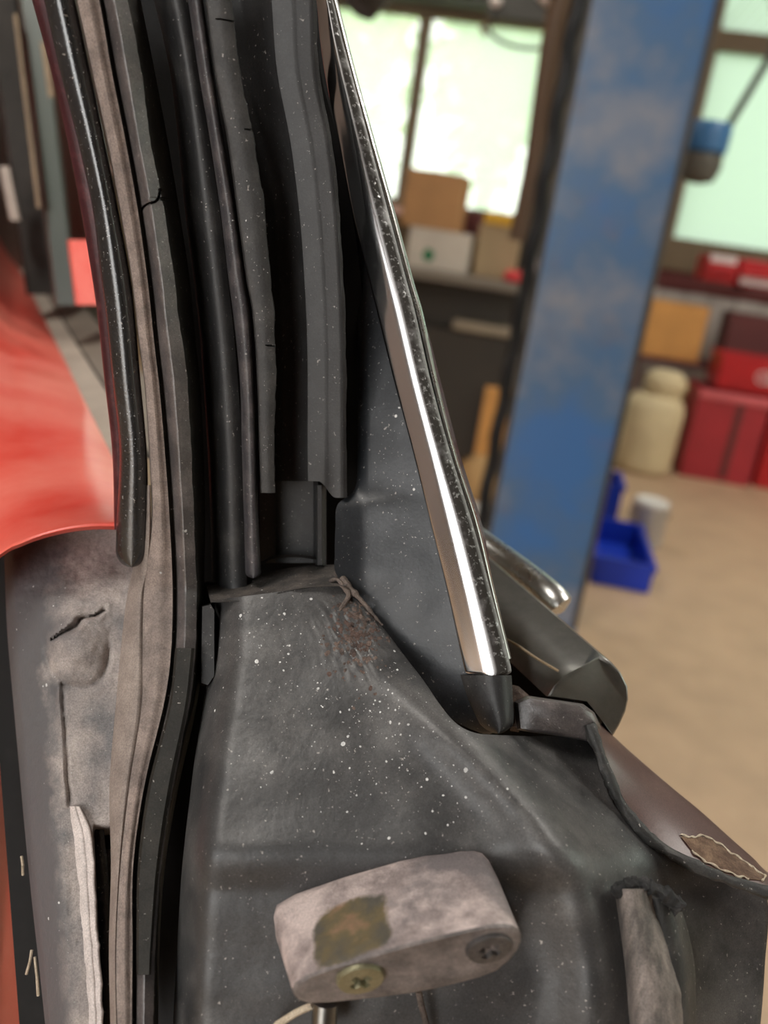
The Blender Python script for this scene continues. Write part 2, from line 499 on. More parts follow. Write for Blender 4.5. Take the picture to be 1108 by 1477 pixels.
uw0 = -3.6
uw1 = atD(793, 150, WALL)[0]
uw2 = atD(955, 350, WALL)[0]
uw3 = 3.4
zs = 1.36                                  # sill height
zt = atD(690, 18, WALL)[1]                 # top of the left window
ztr = atD(1080, 62, WALL)[1]               # transom of the right window
zt3 = ztr + 0.75
T = 0.14
struct(box('wall_back', [(UL, UR, WALL, WALL + T, 0, zs), (UL, uw0, WALL, WALL + T, zs, CEIL), (uw1, uw2, WALL, WALL + T, zs, CEIL),
                         (uw0, uw1, WALL, WALL + T, zt, CEIL), (uw2, uw3, WALL, WALL + T, zt3, CEIL), (uw3, UR, WALL, WALL + T, zs, CEIL)],
           'wall_brown', None, 0), 'brown back wall of the workshop with windows')
um = atD(598, 150, WALL)[0]
def window(name, u0, u1, z0, z1, mull, pane, fm, label, fr=0.07):
    root = struct(empty(name, B((u0 + u1) / 2, WALL, z0)), label)
    fb = [(u0, u1, WALL - 0.03, WALL + 0.06, z0, z0 + fr), (u0, u1, WALL - 0.03, WALL + 0.06, z1 - fr, z1),
          (u0, u0 + fr, WALL - 0.03, WALL + 0.06, z0 + fr, z1 - fr), (u1 - fr, u1, WALL - 0.03, WALL + 0.06, z0 + fr, z1 - fr)]
    box('frame', fb, fm, root, 0.006)
    edges = [u0 + fr] + list(mull) + [u1 - fr]
    for q in mull:
        box('mullion', (q - 0.045, q + 0.045, WALL - 0.02, WALL + 0.06, z0 + fr, z1 - fr), fm, root, 0.006)
    for a, b in zip(edges, edges[1:]):
        box('pane', (a + 0.002, b - 0.002, WALL + 0.02, WALL + 0.026, z0 + fr - 0.01, z1 - fr + 0.01), pane, root, 0)
    return root
window('window_1', uw0, uw1, zs, zt, (um - 1.05, um), 'pane_clear', 'frame_brown', 'wide brown-framed window with green trees outside')
window('window_2', uw2, uw3, zs, ztr, (uw2 + 1.3,), 'pane_frosted', 'frame_brown', 'brown-framed window with mint frosted panes right of the blue post')
w3 = window('window_3', uw2, uw3, ztr, zt3, (uw2 + 1.3,), 'pane_frosted', 'frame_brown', 'small upper window with wire mesh above the frosted panes', 0.06)
geo = []
for k in range(40):
    a = uw2 + 0.06 + k * 0.07
    geo.append(tube_pts([B(a, WALL - 0.01, ztr + 0.05), B(a + 0.4, WALL - 0.01, zt3 - 0.05)], 0.005, 5))
    geo.append(tube_pts([B(a + 0.4, WALL - 0.014, ztr + 0.05), B(a, WALL - 0.014, zt3 - 0.05)], 0.005, 5))
Vv, Ff = geo_join(geo)
tag(mesh_obj('wire_mesh', Vv, Ff, 'wire', w3), 'diagonal wire mesh across the upper pane', kind='stuff')
struct(box('trim_1', (uw0, uw1 + 0.05, WALL - 0.16, WALL, zs - 0.05, zs), 'sill_pink', None, 0.008), 'pale pink sill under the wide window')
struct(box('trim_2', (uw2 - 0.05, UR, WALL - 0.06, WALL, zs - 0.16, zs), 'frame_brown', None, 0.008), 'brown sill under the frosted window')
struct(box('trim_3', (uw1, UR, WALL - 0.04, WALL, zs - 0.30, zs - 0.16), 'wall_maroon', None, 0.008), 'dark red band under the brown sill')
struct(box('trim_4', (UL, uw1 + 0.3, WALL - 0.22, WALL, zt + 0.0, zt + 0.2), 'frame_grey', None, 0.01), 'dark beam above the wide window')
w4 = struct(empty('added_side_window', B(UR, 1.8, 1.2)), 'unseen window added in the side wall for light from the right')  # out of view, added to throw light on the plate's right shoulder
box('frame', [(UR - 0.02, UR + 0.08, 0.2, 3.4, 1.2, 1.27), (UR - 0.02, UR + 0.08, 0.2, 3.4, 3.03, 3.1), (UR - 0.02, UR + 0.08, 0.2, 0.27, 1.27, 3.03), (UR - 0.02, UR + 0.08, 3.33, 3.4, 1.27, 3.03)], 'frame_brown', w4, 0.004)
box('mullion', (UR - 0.01, UR + 0.07, 1.77, 1.83, 1.27, 3.03), 'frame_brown', w4, 0.004)
for a_, b_ in ((0.272, 1.768), (1.832, 3.328)):
    box('pane', (UR + 0.03, UR + 0.036, a_, b_, 1.265, 3.035), 'pane_clear', w4, 0)
# white boarding under the right window, board by board
brd = empty('wall_boarding', B(2.2, WALL - 0.03, 0))
struct(brd, 'off-white vertical boarding under the frosted window')
x = uw1
k = 0
while x < UR - 0.2:
    box('board', (x + 0.004, x + 0.176, WALL - 0.03 - 0.006 * (k % 2), WALL - 0.002, 0.0, zs - 0.30), 'wall_white', brd, 0.004)
    x += 0.18; k += 1

# outside: ground and trees
struct(box('ground_outside', (-14, 14, WALL + 0.2, WALL + 24, -0.3, -0.2), 'grass', None, 0), 'grassy ground outside the windows')
def tree(u, v, h, r, mat, label, seed):
    rnd = random.Random(seed)
    root = empty('tree', B(u, v, -0.2))
    tube('trunk', [B(u, v, -0.2), B(u + 0.1, v, h * 0.4), B(u - 0.05, v + 0.1, h * 0.8)], lambda s: 0.14 * (1 - 0.6 * s), 'bark', root)
    V, Fc = [], []
    for i in range(2600):
        a = Vector((rnd.gauss(0, 1), rnd.gauss(0, 1), rnd.gauss(0, 1))).normalized()
        q = rnd.random() ** 0.5
        lump = 0.75 + 0.45 * pnoise(a * 2.2 + Vector((seed, 0, 0)))
        c = B(u, v, h * 0.62) + Vector((a.x * r, a.y * r, a.z * h * 0.40)) * (q * lump)
        n = Vector((rnd.gauss(0, 1), rnd.gauss(0, 1), rnd.gauss(0, 1))).normalized()
        t = n.orthogonal().normalized(); s = n.cross(t); k = rnd.uniform(0.07, 0.13)
        o = len(V)
        V += [c - t * k, c + s * k * 0.5, c + t * k, c - s * k * 0.5]
        Fc.append((o, o + 1, o + 2, o + 3))
    tag(mesh_obj('foliage', V, Fc, mat, root, False), kind='stuff')
    tag(root, label, 'tree', 'trees outside the window')
tree(-3.2, 12.5, 5.6, 1.6, 'leaf_pale', 'pale green tree outside, seen through the pane nearest the chrome strip', 1)
tree(-0.95, 10.5, 5.2, 0.9, 'leaf', 'bright green leafy tree outside, just right of the window mullion', 2)

# ---- blue lift post
pv = 2.75
ul_, _ = atD(776, 390, pv); ur_, _ = atD(944, 390, pv)
post = empty('lift_post', B((ul_ + ur_) / 2, pv + 0.15, 0))
tag(post, 'tall blue steel lift post with worn paint and painted grey sheen standing on the workshop floor', 'lift post')
box('column_face', (ul_, ur_, pv, pv + 0.02, 0.02, CEIL), 'post_blue', post, 0.008)
box('side_flange', (ul_, ul_ + 0.015, pv + 0.021, pv + 0.26, 0.02, CEIL), 'post_blue', post, 0.003)
box('side_flange', (ur_ - 0.015, ur_, pv + 0.021, pv + 0.26, 0.02, CEIL), 'post_blue', post, 0.003)
box('edge_rail', (ul_ - 0.006, ul_ + 0.010, pv - 0.004, pv + 0.05, 0.02, CEIL), 'steel_dark', post, 0.004)
box('edge_rail', (ur_ - 0.002, ur_ + 0.014, pv - 0.004, pv + 0.05, 0.02, CEIL), 'steel_dark', post, 0.004)
box('base_plate', (ul_ - 0.06, ur_ + 0.015, pv - 0.02, pv + 0.4, 0, 0.02), 'post_blue', post, 0.004)
hp = []
for k in range(90):
    z = 0.03 + (CEIL - 0.05) * k / 89
    hp.append(B(ul_ - 0.036 + 0.004 * math.sin(z * 30), pv + 0.30 + 0.004 * math.cos(z * 30), z))
tag(tube('hydraulic_hose', hp, 0.024, 'black_hose'), 'black wavy hose running up the edge of the blue post', 'hose')
hp2 = [B(ul_ - 0.085 + 0.008 * math.sin(k * 0.5), pv + 0.42, 1.22 + (CEIL - 1.24) * k / 40) for k in range(41)]
tag(tube('cable_bundle', hp2, 0.042, 'brown_hose'), 'thick brown cable bundle hanging between window and black hose', 'cable')

# ---- workbench and things on it
bv = 4.6
ub0 = -1.35
ub1, _ = atD(768, 430, bv)
zb = atD(700, 402, bv)[1]
bench = empty('workbench', B((ub0 + ub1) / 2, bv + 0.35, 0))
tag(bench, 'dark workbench cabinet with a pale top loaded with boxes', 'workbench')
box('worktop', (ub0, ub1, bv - 0.04, bv + 0.72, zb - 0.05, zb), 'bench_top', bench, 0.008)
box('cabinet_body', (ub0 + 0.02, ub1 - 0.02, bv + 0.12, bv + 0.7, 0.06, zb - 0.05), 'bench_dark', bench, 0.006)
box('door', (ub0 + 0.05, ub0 + 0.62, bv + 0.0, bv + 0.12, 0.08, zb - 0.28), 'bench_dark', bench, 0.008)
box('door', (ub0 + 0.64, ub1 - 0.05, bv + 0.0, bv + 0.12, 0.08, zb - 0.28), 'bench_dark', bench, 0.008)
box('drawer_lip', (atD(655, 455, bv)[0], ub1 - 0.03, bv - 0.03, bv + 0.12, zb - 0.275, zb - 0.225), 'bench_lip', bench, 0.01)
for q in (ub0 + 0.04, ub1 - 0.10):
    box('foot', (q, q + 0.06, bv + 0.15, bv + 0.65, 0, 0.06), 'bench_dark', bench, 0.004)

def carton(name, x0, x1, ybot, ytop, v, dep, mat, label, zbase, cat='box', flap=True, extra=None):
    s = wallp((x0 + x1) / 2, (ybot + ytop) / 2, v)[2] / F
    uc = wallp((x0 + x1) / 2, (ybot + ytop) / 2, v)[0]
    wd = (x1 - x0) * s; h = (ybot - ytop) * s
    root = empty(name, B(uc, v + dep / 2, zbase))
    t = 0.006
    box('body', (uc - wd/2, uc + wd/2, v, v + dep, zbase + 0.001, zbase + h - 0.006), mat, root, 0.006)
    if flap:
        box('flap', (uc - wd/2, uc + wd/2, v, v + dep * 0.495, zbase + h - 0.006, zbase + h), mat, root, 0.002)
        box('flap', (uc - wd/2, uc + wd/2, v + dep * 0.505, v + dep, zbase + h - 0.006, zbase + h), mat, root, 0.002)
    tag(root, label, cat)
    return root, uc, wd, h
wb, uc, wd, hw = carton('carton', 585, 674, 402, 346, bv + 0.05, 0.36, 'box_white', 'white carton with a green mark on the workbench, under the brown box', zb)
gu, gz = atD(618, 368, bv + 0.048)
Vd = [B(gu + 0.030 * math.cos(t_ * math.pi / 6), bv + 0.0485, gz + 0.032 * math.sin(t_ * math.pi / 6)) for t_ in range(12)]
Vd += [B(gu + 0.030 * math.cos(t_ * math.pi / 6), bv + 0.0515, gz + 0.032 * math.sin(t_ * math.pi / 6)) for t_ in range(12)]
mesh_obj('printed_mark', Vd, [tuple(range(12))] + [tuple(range(23, 11, -1))] + [(i, (i+1) % 12, 12 + (i+1) % 12, 12 + i) for i in range(12)], 'green_print', wb, False)['label'] = 'round green printed mark'
cb, uc2, wd2, h2 = carton('carton', 580, 664, 340, 262, bv + 0.06, 0.34, 'cardboard', 'brown cardboard box stacked on the white carton by the window', zb + hw)
box('tape', (uc2 - 0.02, uc2 + 0.02, bv + 0.058, bv + 0.4, zb + hw + h2, zb + hw + h2 + 0.003), 'box_white', cb, 0)
tb, uc3, wd3, h3 = carton('carton', 688, 748, 392, 316, bv + 0.14, 0.26, 'cardboard_tan', 'tan carton with a yellow lid on the workbench', zb, flap=False)
box('lid', (uc3 - wd3 * 0.42, uc3 + wd3 * 0.5, bv + 0.13, bv + 0.39, zb + h3 - 0.006, zb + h3 + 0.05), 'yellow', tb, 0.008)['label'] = 'yellow lid'
uq, zq = atD(768, 372, bv + 0.2)
lathe('white_jar', uq, bv + 0.2, [(0.03, zb), (0.045, zb + 0.02), (0.05, zb + 0.06), (0.04, zb + 0.10), (0.026, zb + 0.11), (0.028, zb + 0.13)], 'label_white')
tag(bpy.data.objects['white_jar'], 'small white jar at the bench end beside the black hose', 'jar')
uq, zq = atD(748, 398, bv + 0.03)
rg = box('red_rag', (uq - 0.075, uq + 0.065, bv + 0.0, bv + 0.12, zb + 0.001, zb + 0.055), 'pink_red', None, 0.025)
tag(rg, 'crumpled red rag at the front edge of the workbench', 'rag')
for v_ in rg.data.vertices:
    v_.co.z += 0.018 * pnoise(v_.co * 22) if v_.co.z > zb + 0.02 else 0
uq, zq = atD(782, 315, bv + 0.45)
box_b, *_r = carton('carton', 745, 790, 400, 300, bv + 0.46, 0.22, 'bench_dark', 'dark brown carton behind the white jar on the workbench', zb)
box_c, *_r = carton('carton', 660, 690, 396, 312, bv + 0.46, 0.2, 'maroon_dark', 'dark maroon carton between the white carton and the tan one', zb)
# at the foot of the bench
v_ = bv - 0.09
cd, *_r = carton('cardboard_sheet', 690, 732, 690, 552, v_, 0.05, 'cardboard_orange', 'upright orange-brown cardboard piece leaning at the foot of the workbench', 0, 'cardboard', False)
u_, v_, t_ = gnd(684, 722)
lathe('brown_bag', u_, v_ + 0.02, [(0.09, 0), (0.13, 0.04), (0.12, 0.12), (0.09, 0.18), (0.04, 0.22)], 'sack_brown')
tag(bpy.data.objects['brown_bag'], 'slumped brown paper bag on the floor left of the blue post', 'bag')
u_, v_, t_ = gnd(688, 770)
lathe('white_tub', u_, v_, [(0.05, 0), (0.058, 0.01), (0.065, 0.10), (0.07, 0.105), (0.07, 0.12), (0.06, 0.122)], 'can_lid')
tag(bpy.data.objects['white_tub'], 'small white plastic tub on the floor behind the chrome trim', 'tub')

# ---- right side: red boxes, sack, cardboard
def open_bin(name, u0, u1, v0, v1, z0, z1, mat, label, cat, t=0.012, slope=0.0):
    root = empty(name, B((u0 + u1) / 2, (v0 + v1) / 2, z0))
    box('bottom', (u0 + t, u1 - t, v0 + t, v1 - t, z0, z0 + t), mat, root, 0.002)
    box('side', (u0, u0 + t, v0, v1, z0, z1), mat, root, 0.003)
    box('side', (u1 - t, u1, v0, v1, z0, z1), mat, root, 0.003)
    box('side', (u0 + t, u1 - t, v0, v0 + t, z0, z1 - slope), mat, root, 0.003)
    box('side', (u0 + t, u1 - t, v1 - t, v1, z0, z1), mat, root, 0.003)
    box('rim', (u0 - 0.008, u0, v0 - 0.008, v1 + 0.008, z1 - 0.03, z1), mat, root, 0.002)
    box('rim', (u1, u1 + 0.008, v0 - 0.008, v1 + 0.008, z1 - 0.03, z1), mat, root, 0.002)
    tag(root, label, cat)
    return root
gu0, gv0, _t = gnd(852, 843); gu1, gv1, _t = gnd(930, 838)
bb = open_bin('storage_bin', gu0, gu1, gv0 + 0.02, gv0 + 0.58, 0, 0.115, 'blue_bin', 'open blue plastic bin on the floor nearest the lift post', 'bin', 0.012, 0.0)
gu0, gv0, _t = gnd(800, 760); gu1, _v, _t = gnd(884, 742)
bb2 = open_bin('storage_bin', gu0, gu1, gv0 + 0.22, gv0 + 0.5, 0, 0.2, 'blue_bin', 'taller blue plastic bin behind the open one, half hidden by the post', 'bin')
cu, cv, ct = gnd(928, 788)
can = empty('paint_can', B(cu, cv + 0.05, 0))
s = ct / F
lathe('body', cu, cv + 0.05, [(26 * s, 0), (27 * s, 0.008), (26 * s, 0.012), (26 * s, 58 * s), (27.5 * s, 60 * s), (26 * s, 62 * s)], 'can_silver', can)
lathe('lid', cu, cv + 0.05, [(24 * s, 62 * s), (24 * s, 66 * s), (21 * s, 67 * s), (20.5 * s, 64.5 * s)], 'can_lid', can)
hpts = [B(cu + 27 * s * math.cos(a_), cv + 0.05 - 0.005, 50 * s - 30 * s * math.sin(a_) * 0.9) for a_ in [math.pi * k / 16 for k in range(17)]]
tube('handle', hpts, 0.003, 'steel_dark', can, 6)
tag(can, 'silver paint can with white lid beside the blue bins', 'can')
su, sv, st = gnd(925, 682)
s = st / F
root = empty('canister', B(su, sv + 0.1, 0))
tag(root, 'beige rounded canister standing on the floor before the cardboard', 'canister')
lathe('body', su, sv + 0.1, [(34 * s, 0.0), (41 * s, 0.03), (42 * s, 50 * s), (42 * s, 92 * s), (38 * s, 104 * s), (28 * s, 112 * s)], 'sack', root)
lathe('neck', su + 0.03, sv + 0.1, [(27 * s, 110 * s), (26 * s, 118 * s), (30 * s, 126 * s), (28 * s, 138 * s), (18 * s, 146 * s)], 'sack', root)
rv_ = gnd(1040, 696)[1]
su2 = wallp(968, 620, rv_ + 0.57)[0]
lathe('paper_sack', su2 + 0.0, rv_ + 0.57, [(22 * s, 0.0), (29 * s, 0.03), (30 * s, 70 * s), (27 * s, 105 * s), (12 * s, 120 * s)], 'sack_brown')
tag(bpy.data.objects['paper_sack'], 'brown paper sack tucked between beige canister and red crate', 'sack')
ru, rv, rt_ = gnd(1040, 696)
s = rt_ / F
# low trestle behind the crates, carrying the cardboard box and the red tool trays
sh = empty('storage_shelf', B(ru + 0.3, rv + 0.9, 0))
zsh = 150 * s
box('board', (ru - 0.65, ru + 1.6, rv + 0.45, rv + 1.0, zsh - 0.03, zsh), 'maroon_dark', sh, 0.004)
zsh2 = atD(1070, 412, rv + 0.6)[1]
box('board', (ru - 0.05, ru + 1.6, rv + 0.5, rv + 1.0, zsh2 - 0.03, zsh2), 'maroon_dark', sh, 0.004)
for q in (ru - 0.62, ru + 1.55):
    for r_ in (rv + 0.48, rv + 0.95):
        box('upright', (q, q + 0.035, r_, r_ + 0.035, 0, zsh if q < ru else zsh2), 'maroon_dark', sh, 0.003)
box('upright', (ru + 0.3, ru + 0.335, rv + 0.95, rv + 0.985, zsh, zsh2), 'maroon_dark', sh, 0.003)
tag(sh, 'dark red two-level shelf under the frosted window', 'shelf')
cbx, *_r = carton('carton', 926, 1006, 552, 474, rv + 0.5, 0.3, 'cardboard_orange', 'orange-brown cardboard box behind the beige canister', zsh, 'box')
plain('red_pale', (206, 96, 100), 0.5)
cr_ = open_bin('red_crate', ru - 60 * s, ru + 38 * s, rv, rv + 0.4, 0, 128 * s, 'red_crate', 'faded red plastic crate on the floor beside the brown sack', 'crate', 0.02)
open_bin('red_crate', ru + 48 * s, ru + 150 * s, rv + 0.05, rv + 0.45, 0, 125 * s, 'red_tool', 'red crate at the frame edge beside the faded one', 'crate', 0.02)
box('front_rim', (ru - 60 * s, ru + 38 * s, rv - 0.012, rv, 116 * s, 127 * s), 'red_pale', cr_, 0.003)['label'] = 'worn pale rim'
box('front_rib', (ru - 6 * s, ru + 4 * s, rv - 0.008, rv, 6 * s, 114 * s), 'maroon_dark', cr_, 0.003)
# red tool tray with round emblem, on top of the crates
ty = rv + 0.08
tz = 130 * s
tr = open_bin('tool_tray', ru - 38 * s, ru + 120 * s, ty, ty + 0.36, tz, tz + 48 * s, 'red_tool', 'bright red open tool tray with two pale rings, resting on the crates', 'tray', 0.012)
for k in (0, 1):
    cu_ = ru + (22 + 14 * k) * s
    ring = [B(cu_ + 9 * s * math.cos(a_), ty - 0.003, tz + 24 * s + 8 * s * math.sin(a_)) for a_ in [2 * math.pi * j / 20 for j in range(21)]]
    tube('ring_mark', ring, 0.006, 'label_white', tr, 6)
# drawers on the upper shelf
for k, (x0, x1, lab) in enumerate(((1016, 1062, 'red parts drawer with a white label, left on the upper shelf'), (1066, 1130, 'red parts drawer at the frame edge on the upper shelf'))):
    a_, b_ = wallp(x0, 400, rv + 0.5)[0], wallp(x1, 400, rv + 0.5)[0]
    root = empty('parts_drawer', B((a_ + b_) / 2, rv + 0.7, zsh2))
    h_ = 38 * s
    box('body', (a_, b_, rv + 0.5, rv + 0.95, zsh2 + 0.001, zsh2 + h_), 'red_tool', root, 0.006)
    box('front_label', (a_ + 0.01, b_ - 0.02, rv + 0.492, rv + 0.5, zsh2 + (h_ * 0.72 if k == 0 else 0.012), zsh2 + (h_ if k == 0 else h_ * 0.35)), 'label_white', root, 0.001)
    box('lip', (a_, b_, rv + 0.47, rv + 0.5, zsh2 + h_ * 0.36, zsh2 + h_ * 0.52), 'red_tool', root, 0.004)
    tag(root, lab, 'drawer')
rb, *_r = carton('maroon_case', 1052, 1150, 520, 440, rv + 0.52, 0.3, 'maroon_dark', 'dark maroon case on the lower shelf at the frame edge', zsh, 'case', False)

# ---- blue motor hanging before the frosted window
mv = 5.2
mu, mz = atD(1016, 218, mv)
s = wallp(1016, 218, mv)[2] / F
root = empty('hoist_motor', B(mu, mv, mz - 42 * s))
tag(root, 'blue and grey motor on a thin slanting rod before the frosted window', 'motor')
lathe('housing', mu, mv, [(26 * s, mz - 5 * s), (31 * s, mz), (32 * s, mz + 30 * s), (28 * s, mz + 38 * s), (12 * s, mz + 40 * s)], 'blue_motor', root, lean=(0, 0))
lathe('cap', mu - 2 * s, mv, [(10 * s, mz - 44 * s), (24 * s, mz - 40 * s), (31 * s, mz - 22 * s), (30 * s, mz - 5 * s)], 'motor_grey', root)
ra = B(mu + 24 * s, mv, mz + 34 * s)
qa = atD(1112, 80, mv); qb = atD(1240, -190, mv)
tube('rod', [ra, B(qa[0], mv, qa[1]), B(qb[0], mv, CEIL)], 0.022, 'steel_dark', root, 8)

# ---- wire hoop with knobs hanging from the beam, and a dark bundle further left
hv = 5.0
hu, hz = atD(762, 44, hv)
s = wallp(768, 36, hv)[2] / F
root = empty('hanging_hoop', B(hu, hv, hz))
tag(root, 'wire hoop with pale knobs on a dark bar hanging before the window', 'hoop')
tube('hoop', [B(hu + 56 * s * math.cos(a_), hv + 0.05 * math.sin(a_), hz + 26 * s * math.sin(a_)) for a_ in [2 * math.pi * j / 40 for j in range(41)]], 3.0 * s, 'steel_dark', root, 8)
box('bar', (hu - 62 * s, hu + 70 * s, hv - 0.03, hv + 0.03, hz + 10 * s, hz + 44 * s), 'frame_grey', root, 0.01)
for dx, dz, rr in ((-52, 30, 9), (58, 0, 11), (56, 42, 9), (20, 46, 16)):
    lathe('knob', hu + dx * s, hv - 0.05, [(0.2 * rr * s, hz + (dz - rr) * s), (0.8 * rr * s, hz + (dz - 0.6 * rr) * s), (rr * s, hz + dz * s), (0.8 * rr * s, hz + (dz + 0.6 * rr) * s), (0.2 * rr * s, hz + (dz + rr) * s)], 'pale_knob', root, 14)
tube('hook', [B(hu - 56 * s, hv, hz + 6 * s), B(hu - 66 * s, hv - 0.02, hz - 4 * s), B(hu - 60 * s, hv - 0.02, hz - 14 * s)], 5 * s, 'brown_hose', root, 8)
tube('hanger_rod', [B(hu, hv, hz + 40 * s), B(hu, hv, CEIL)], 0.012, 'steel_dark', root, 8)
bu, bz = atD(532, -10, 4.0)
s = wallp(532, -10, 4.0)[2] / F
lathe('cable_coil', bu, 4.0, [(4 * s, bz - 38 * s), (18 * s, bz - 28 * s), (34 * s, bz - 8 * s), (44 * s, bz + 10 * s), (40 * s, bz + 30 * s), (10 * s, CEIL)], 'steel_dark')
o = bpy.data.objects['cable_coil']
for v_ in o.data.vertices: v_.co += Vector((1, 1, 1)) * 0.05 * pnoise(v_.co * 9)
tag(o, 'dark bundle of cable hanging at the top edge beside the chrome strip', 'cable bundle')
# ================================================================== the car (foreground)
car = empty('car', (-0.1, 0.45, 0))
tag(car, 'old red car, its door pillar with rubber seals and chrome strip filling the foreground', 'car')
def D0(y):                                   # distance of the pillar face along its height
    if y < 850: return 0.300 + 0.058 * y / 850
    return 0.358 - 0.055 * (y - 850) / 650
def part(o, label=None):
    if label: o['label'] = label
    return o

def sstep(a, b, x):
    t = max(0, min(1, (x - a) / (b - a))); return t * t * (3 - 2 * t)
# ---- dark inner pillar sheet behind all the seals
rows = []
for y in frange(-30, 880, 40):
    rows.append([(x, y, D0(y) + 0.040) for x in (150 + y * 0.13, 260, 360, 420, interp([(-30, 448), (0, 455), (102, 462), (203, 488), (305, 507), (406, 521), (500, 524), (900, 524)], y)[0])])
grid('pillar_back_sheet', rows, 'rubber_black', car, 0.004)
rows = [[(x, y, 0.372 - 0.03 * (y - 840) / 660) for x in (150, 220, 300, 340)] for y in frange(840, 1510, 60)]
grid('pillar_lower_sheet', rows, 'rubber_black', car, 0.004)
rows = [[(x, y, 0.50) for x in (-160, 0, 60, 130)] for y in frange(770, 1520, 60)]
grid('door_gap_sheet', rows, 'rubber_black', car, 0.004)

# ---- round black seal with maroon edging
bt = [(-30, 56, 99), (0, 63, 108), (102, 86, 130), (203, 112, 151), (305, 134, 171), (406, 146, 189), (450, 152, 194), (551, 162, 203), (653, 172, 212), (755, 168, 214), (818, 166, 214)]
bp = [(math.sin(a) * 0.5 + 0.5, -7.5 * math.cos(a) + 2) for a in [(-90 + 180 * k / 20) * math.pi / 180 for k in range(21)]]
o = strip('round_seal', bt, bp, 'bulb', car, lambda y: D0(y) - 0.002, -30, 818, 8, 0.004, sharp=60, ends=26, extra=[792 + 2 * k for k in range(14)])
SEAL_ROUND = part(o, 'round glossy black rubber seal')
mt_ = [(-30, 38, 60), (0, 46, 68), (102, 74, 90), (203, 97, 116), (305, 117, 139), (406, 134, 150), (450, 140, 156), (551, 151, 166), (653, 162, 177), (766, 165, 175)]
o = strip('edge_strip', mt_, [(0, 4), (0.15, 1.2), (0.5, 0), (1, -0.5)], 'maroon', car, lambda y: D0(y) + 0.002, -30, 764, 10, 0.006)
part(o, 'dark maroon painted metal edge')

# ---- main weatherstrip
wt = [(-30, 103, 138, 176, 197), (0, 110, 147, 184, 203), (102, 132, 165, 203, 223), (203, 154, 185, 217, 242), (305, 173, 203, 237, 259), (406, 190, 217, 252, 274),
      (500, 201, 227, 264, 283), (551, 208, 233, 271, 289), (653, 215, 242, 276, 294), (755, 218, 249, 281, 296), (856, 206, 253, 284, 294), (950, 204, 250, 282, 292),
      (1017, 203, 240, 273, 284), (1134, 185, 212, 250, 258), (1251, 172, 196, 232, 238), (1369, 166, 195, 225, 230), (1510, 168, 194, 219, 228)]
ridge_jag = jagger(1.6, 0.02, 3.0)
crack = spath([(201, 313), (206, 301), (214, 294), (224, 291), (229, 284), (231, 273)], 30)
def crack_disp(x, y):
    if not (262 < y < 322 and x > 198): return 0
    dd = min(math.hypot(x - a, y - b) for a, b in crack)
    return 0.006 * max(0, 1 - dd / 1.7)
def W_rows(ys):
    rows = []
    for y in ys:
        xl, g, rr, sr = interp(wt, y)
        rr += ridge_jag(y) - (3.5 if abs(y - 287) < 3 else 0)
        low = max(0, min(1, (y - 800) / 250))       # the ridge flattens towards the bottom
        d = D0(y) - 0.006
        r = []
        nb = 8
        r.append((xl, y, d + 0.004))
        for k in range(nb + 1):
            q = k / nb
            x = xl + 2 + (g - 4 - xl - 2) * q
            r.append((x, y, d + 0.0004 * math.sin(q * 9) - 0.001 * math.sin(math.pi * q)))
        r.append((g - 1.5, y, d + 0.0026)); r.append((g + 1, y, d + 0.0030))
        nr = 20
        for k in range(nr + 1):
            q = k / nr
            x = g + 3 + (rr - g - 3) * q
            h = math.sin(min(1, q * 2.2) * math.pi / 2) * 0.0042 * (1 - 0.5 * low) - (0.0032 * max(0, q - 0.45) / 0.55)
            r.append((x, y, d + 0.002 - h + crack_disp(x, y)))
        r.append((rr + 2, y, d + 0.004))
        for k in range(1, 5):
            q = k / 4
            r.append((rr + 2 + (sr - rr - 2) * q, y, d + 0.004 + 0.016 * q))
        rows.append(r)
    return rows
ys = sorted(set(frange(-30, 1510, 7)) | set(frange(262, 322, 1)))
cm = [0] * 9 + [2] * 3 + [1] * 20 + [2] * 5
rows = W_rows(ys)
cm = ([0] + [0] * 8 + [2] * 3 + [1] * 20 + [2] + [2] * 4)[:len(rows[0]) - 1]
WSTRIP = part(grid('weatherstrip', rows, ['seal_brown', 'seal_ridge', 'seal_side'], car, 0.008, cm), 'long grey-brown ribbed weatherstrip, cracked on its ridge')
# darker insert along its lower half
it_ = [(930, 253, 281), (1017, 244, 271), (1134, 214, 248), (1251, 199, 230), (1369, 197, 220), (1406, 197, 218)]
strip('rubber_insert', it_, [(0, 0.5), (0.12, -0.8), (0.85, -0.8), (1, 0.6)], 'seal_side', WSTRIP, lambda y: D0(y) - 0.0088, 935, 1406, 8, 0.004)
lt = [(700, 209, 217), (760, 204, 218), (820, 192, 216), (856, 184, 208), (900, 178, 206), (1017, 167, 204), (1134, 158, 187), (1251, 160, 174), (1369, 157, 168), (1510, 160, 170)]
strip('sealing_lip', lt, smooth_prof([(0, 6), (0.2, 2.6), (0.55, -0.6), (0.85, -1.8), (1, -0.6)], 12), 'seal_lip', WSTRIP, lambda y: D0(y) - 0.004, 700, 1510, 8, 0.006)

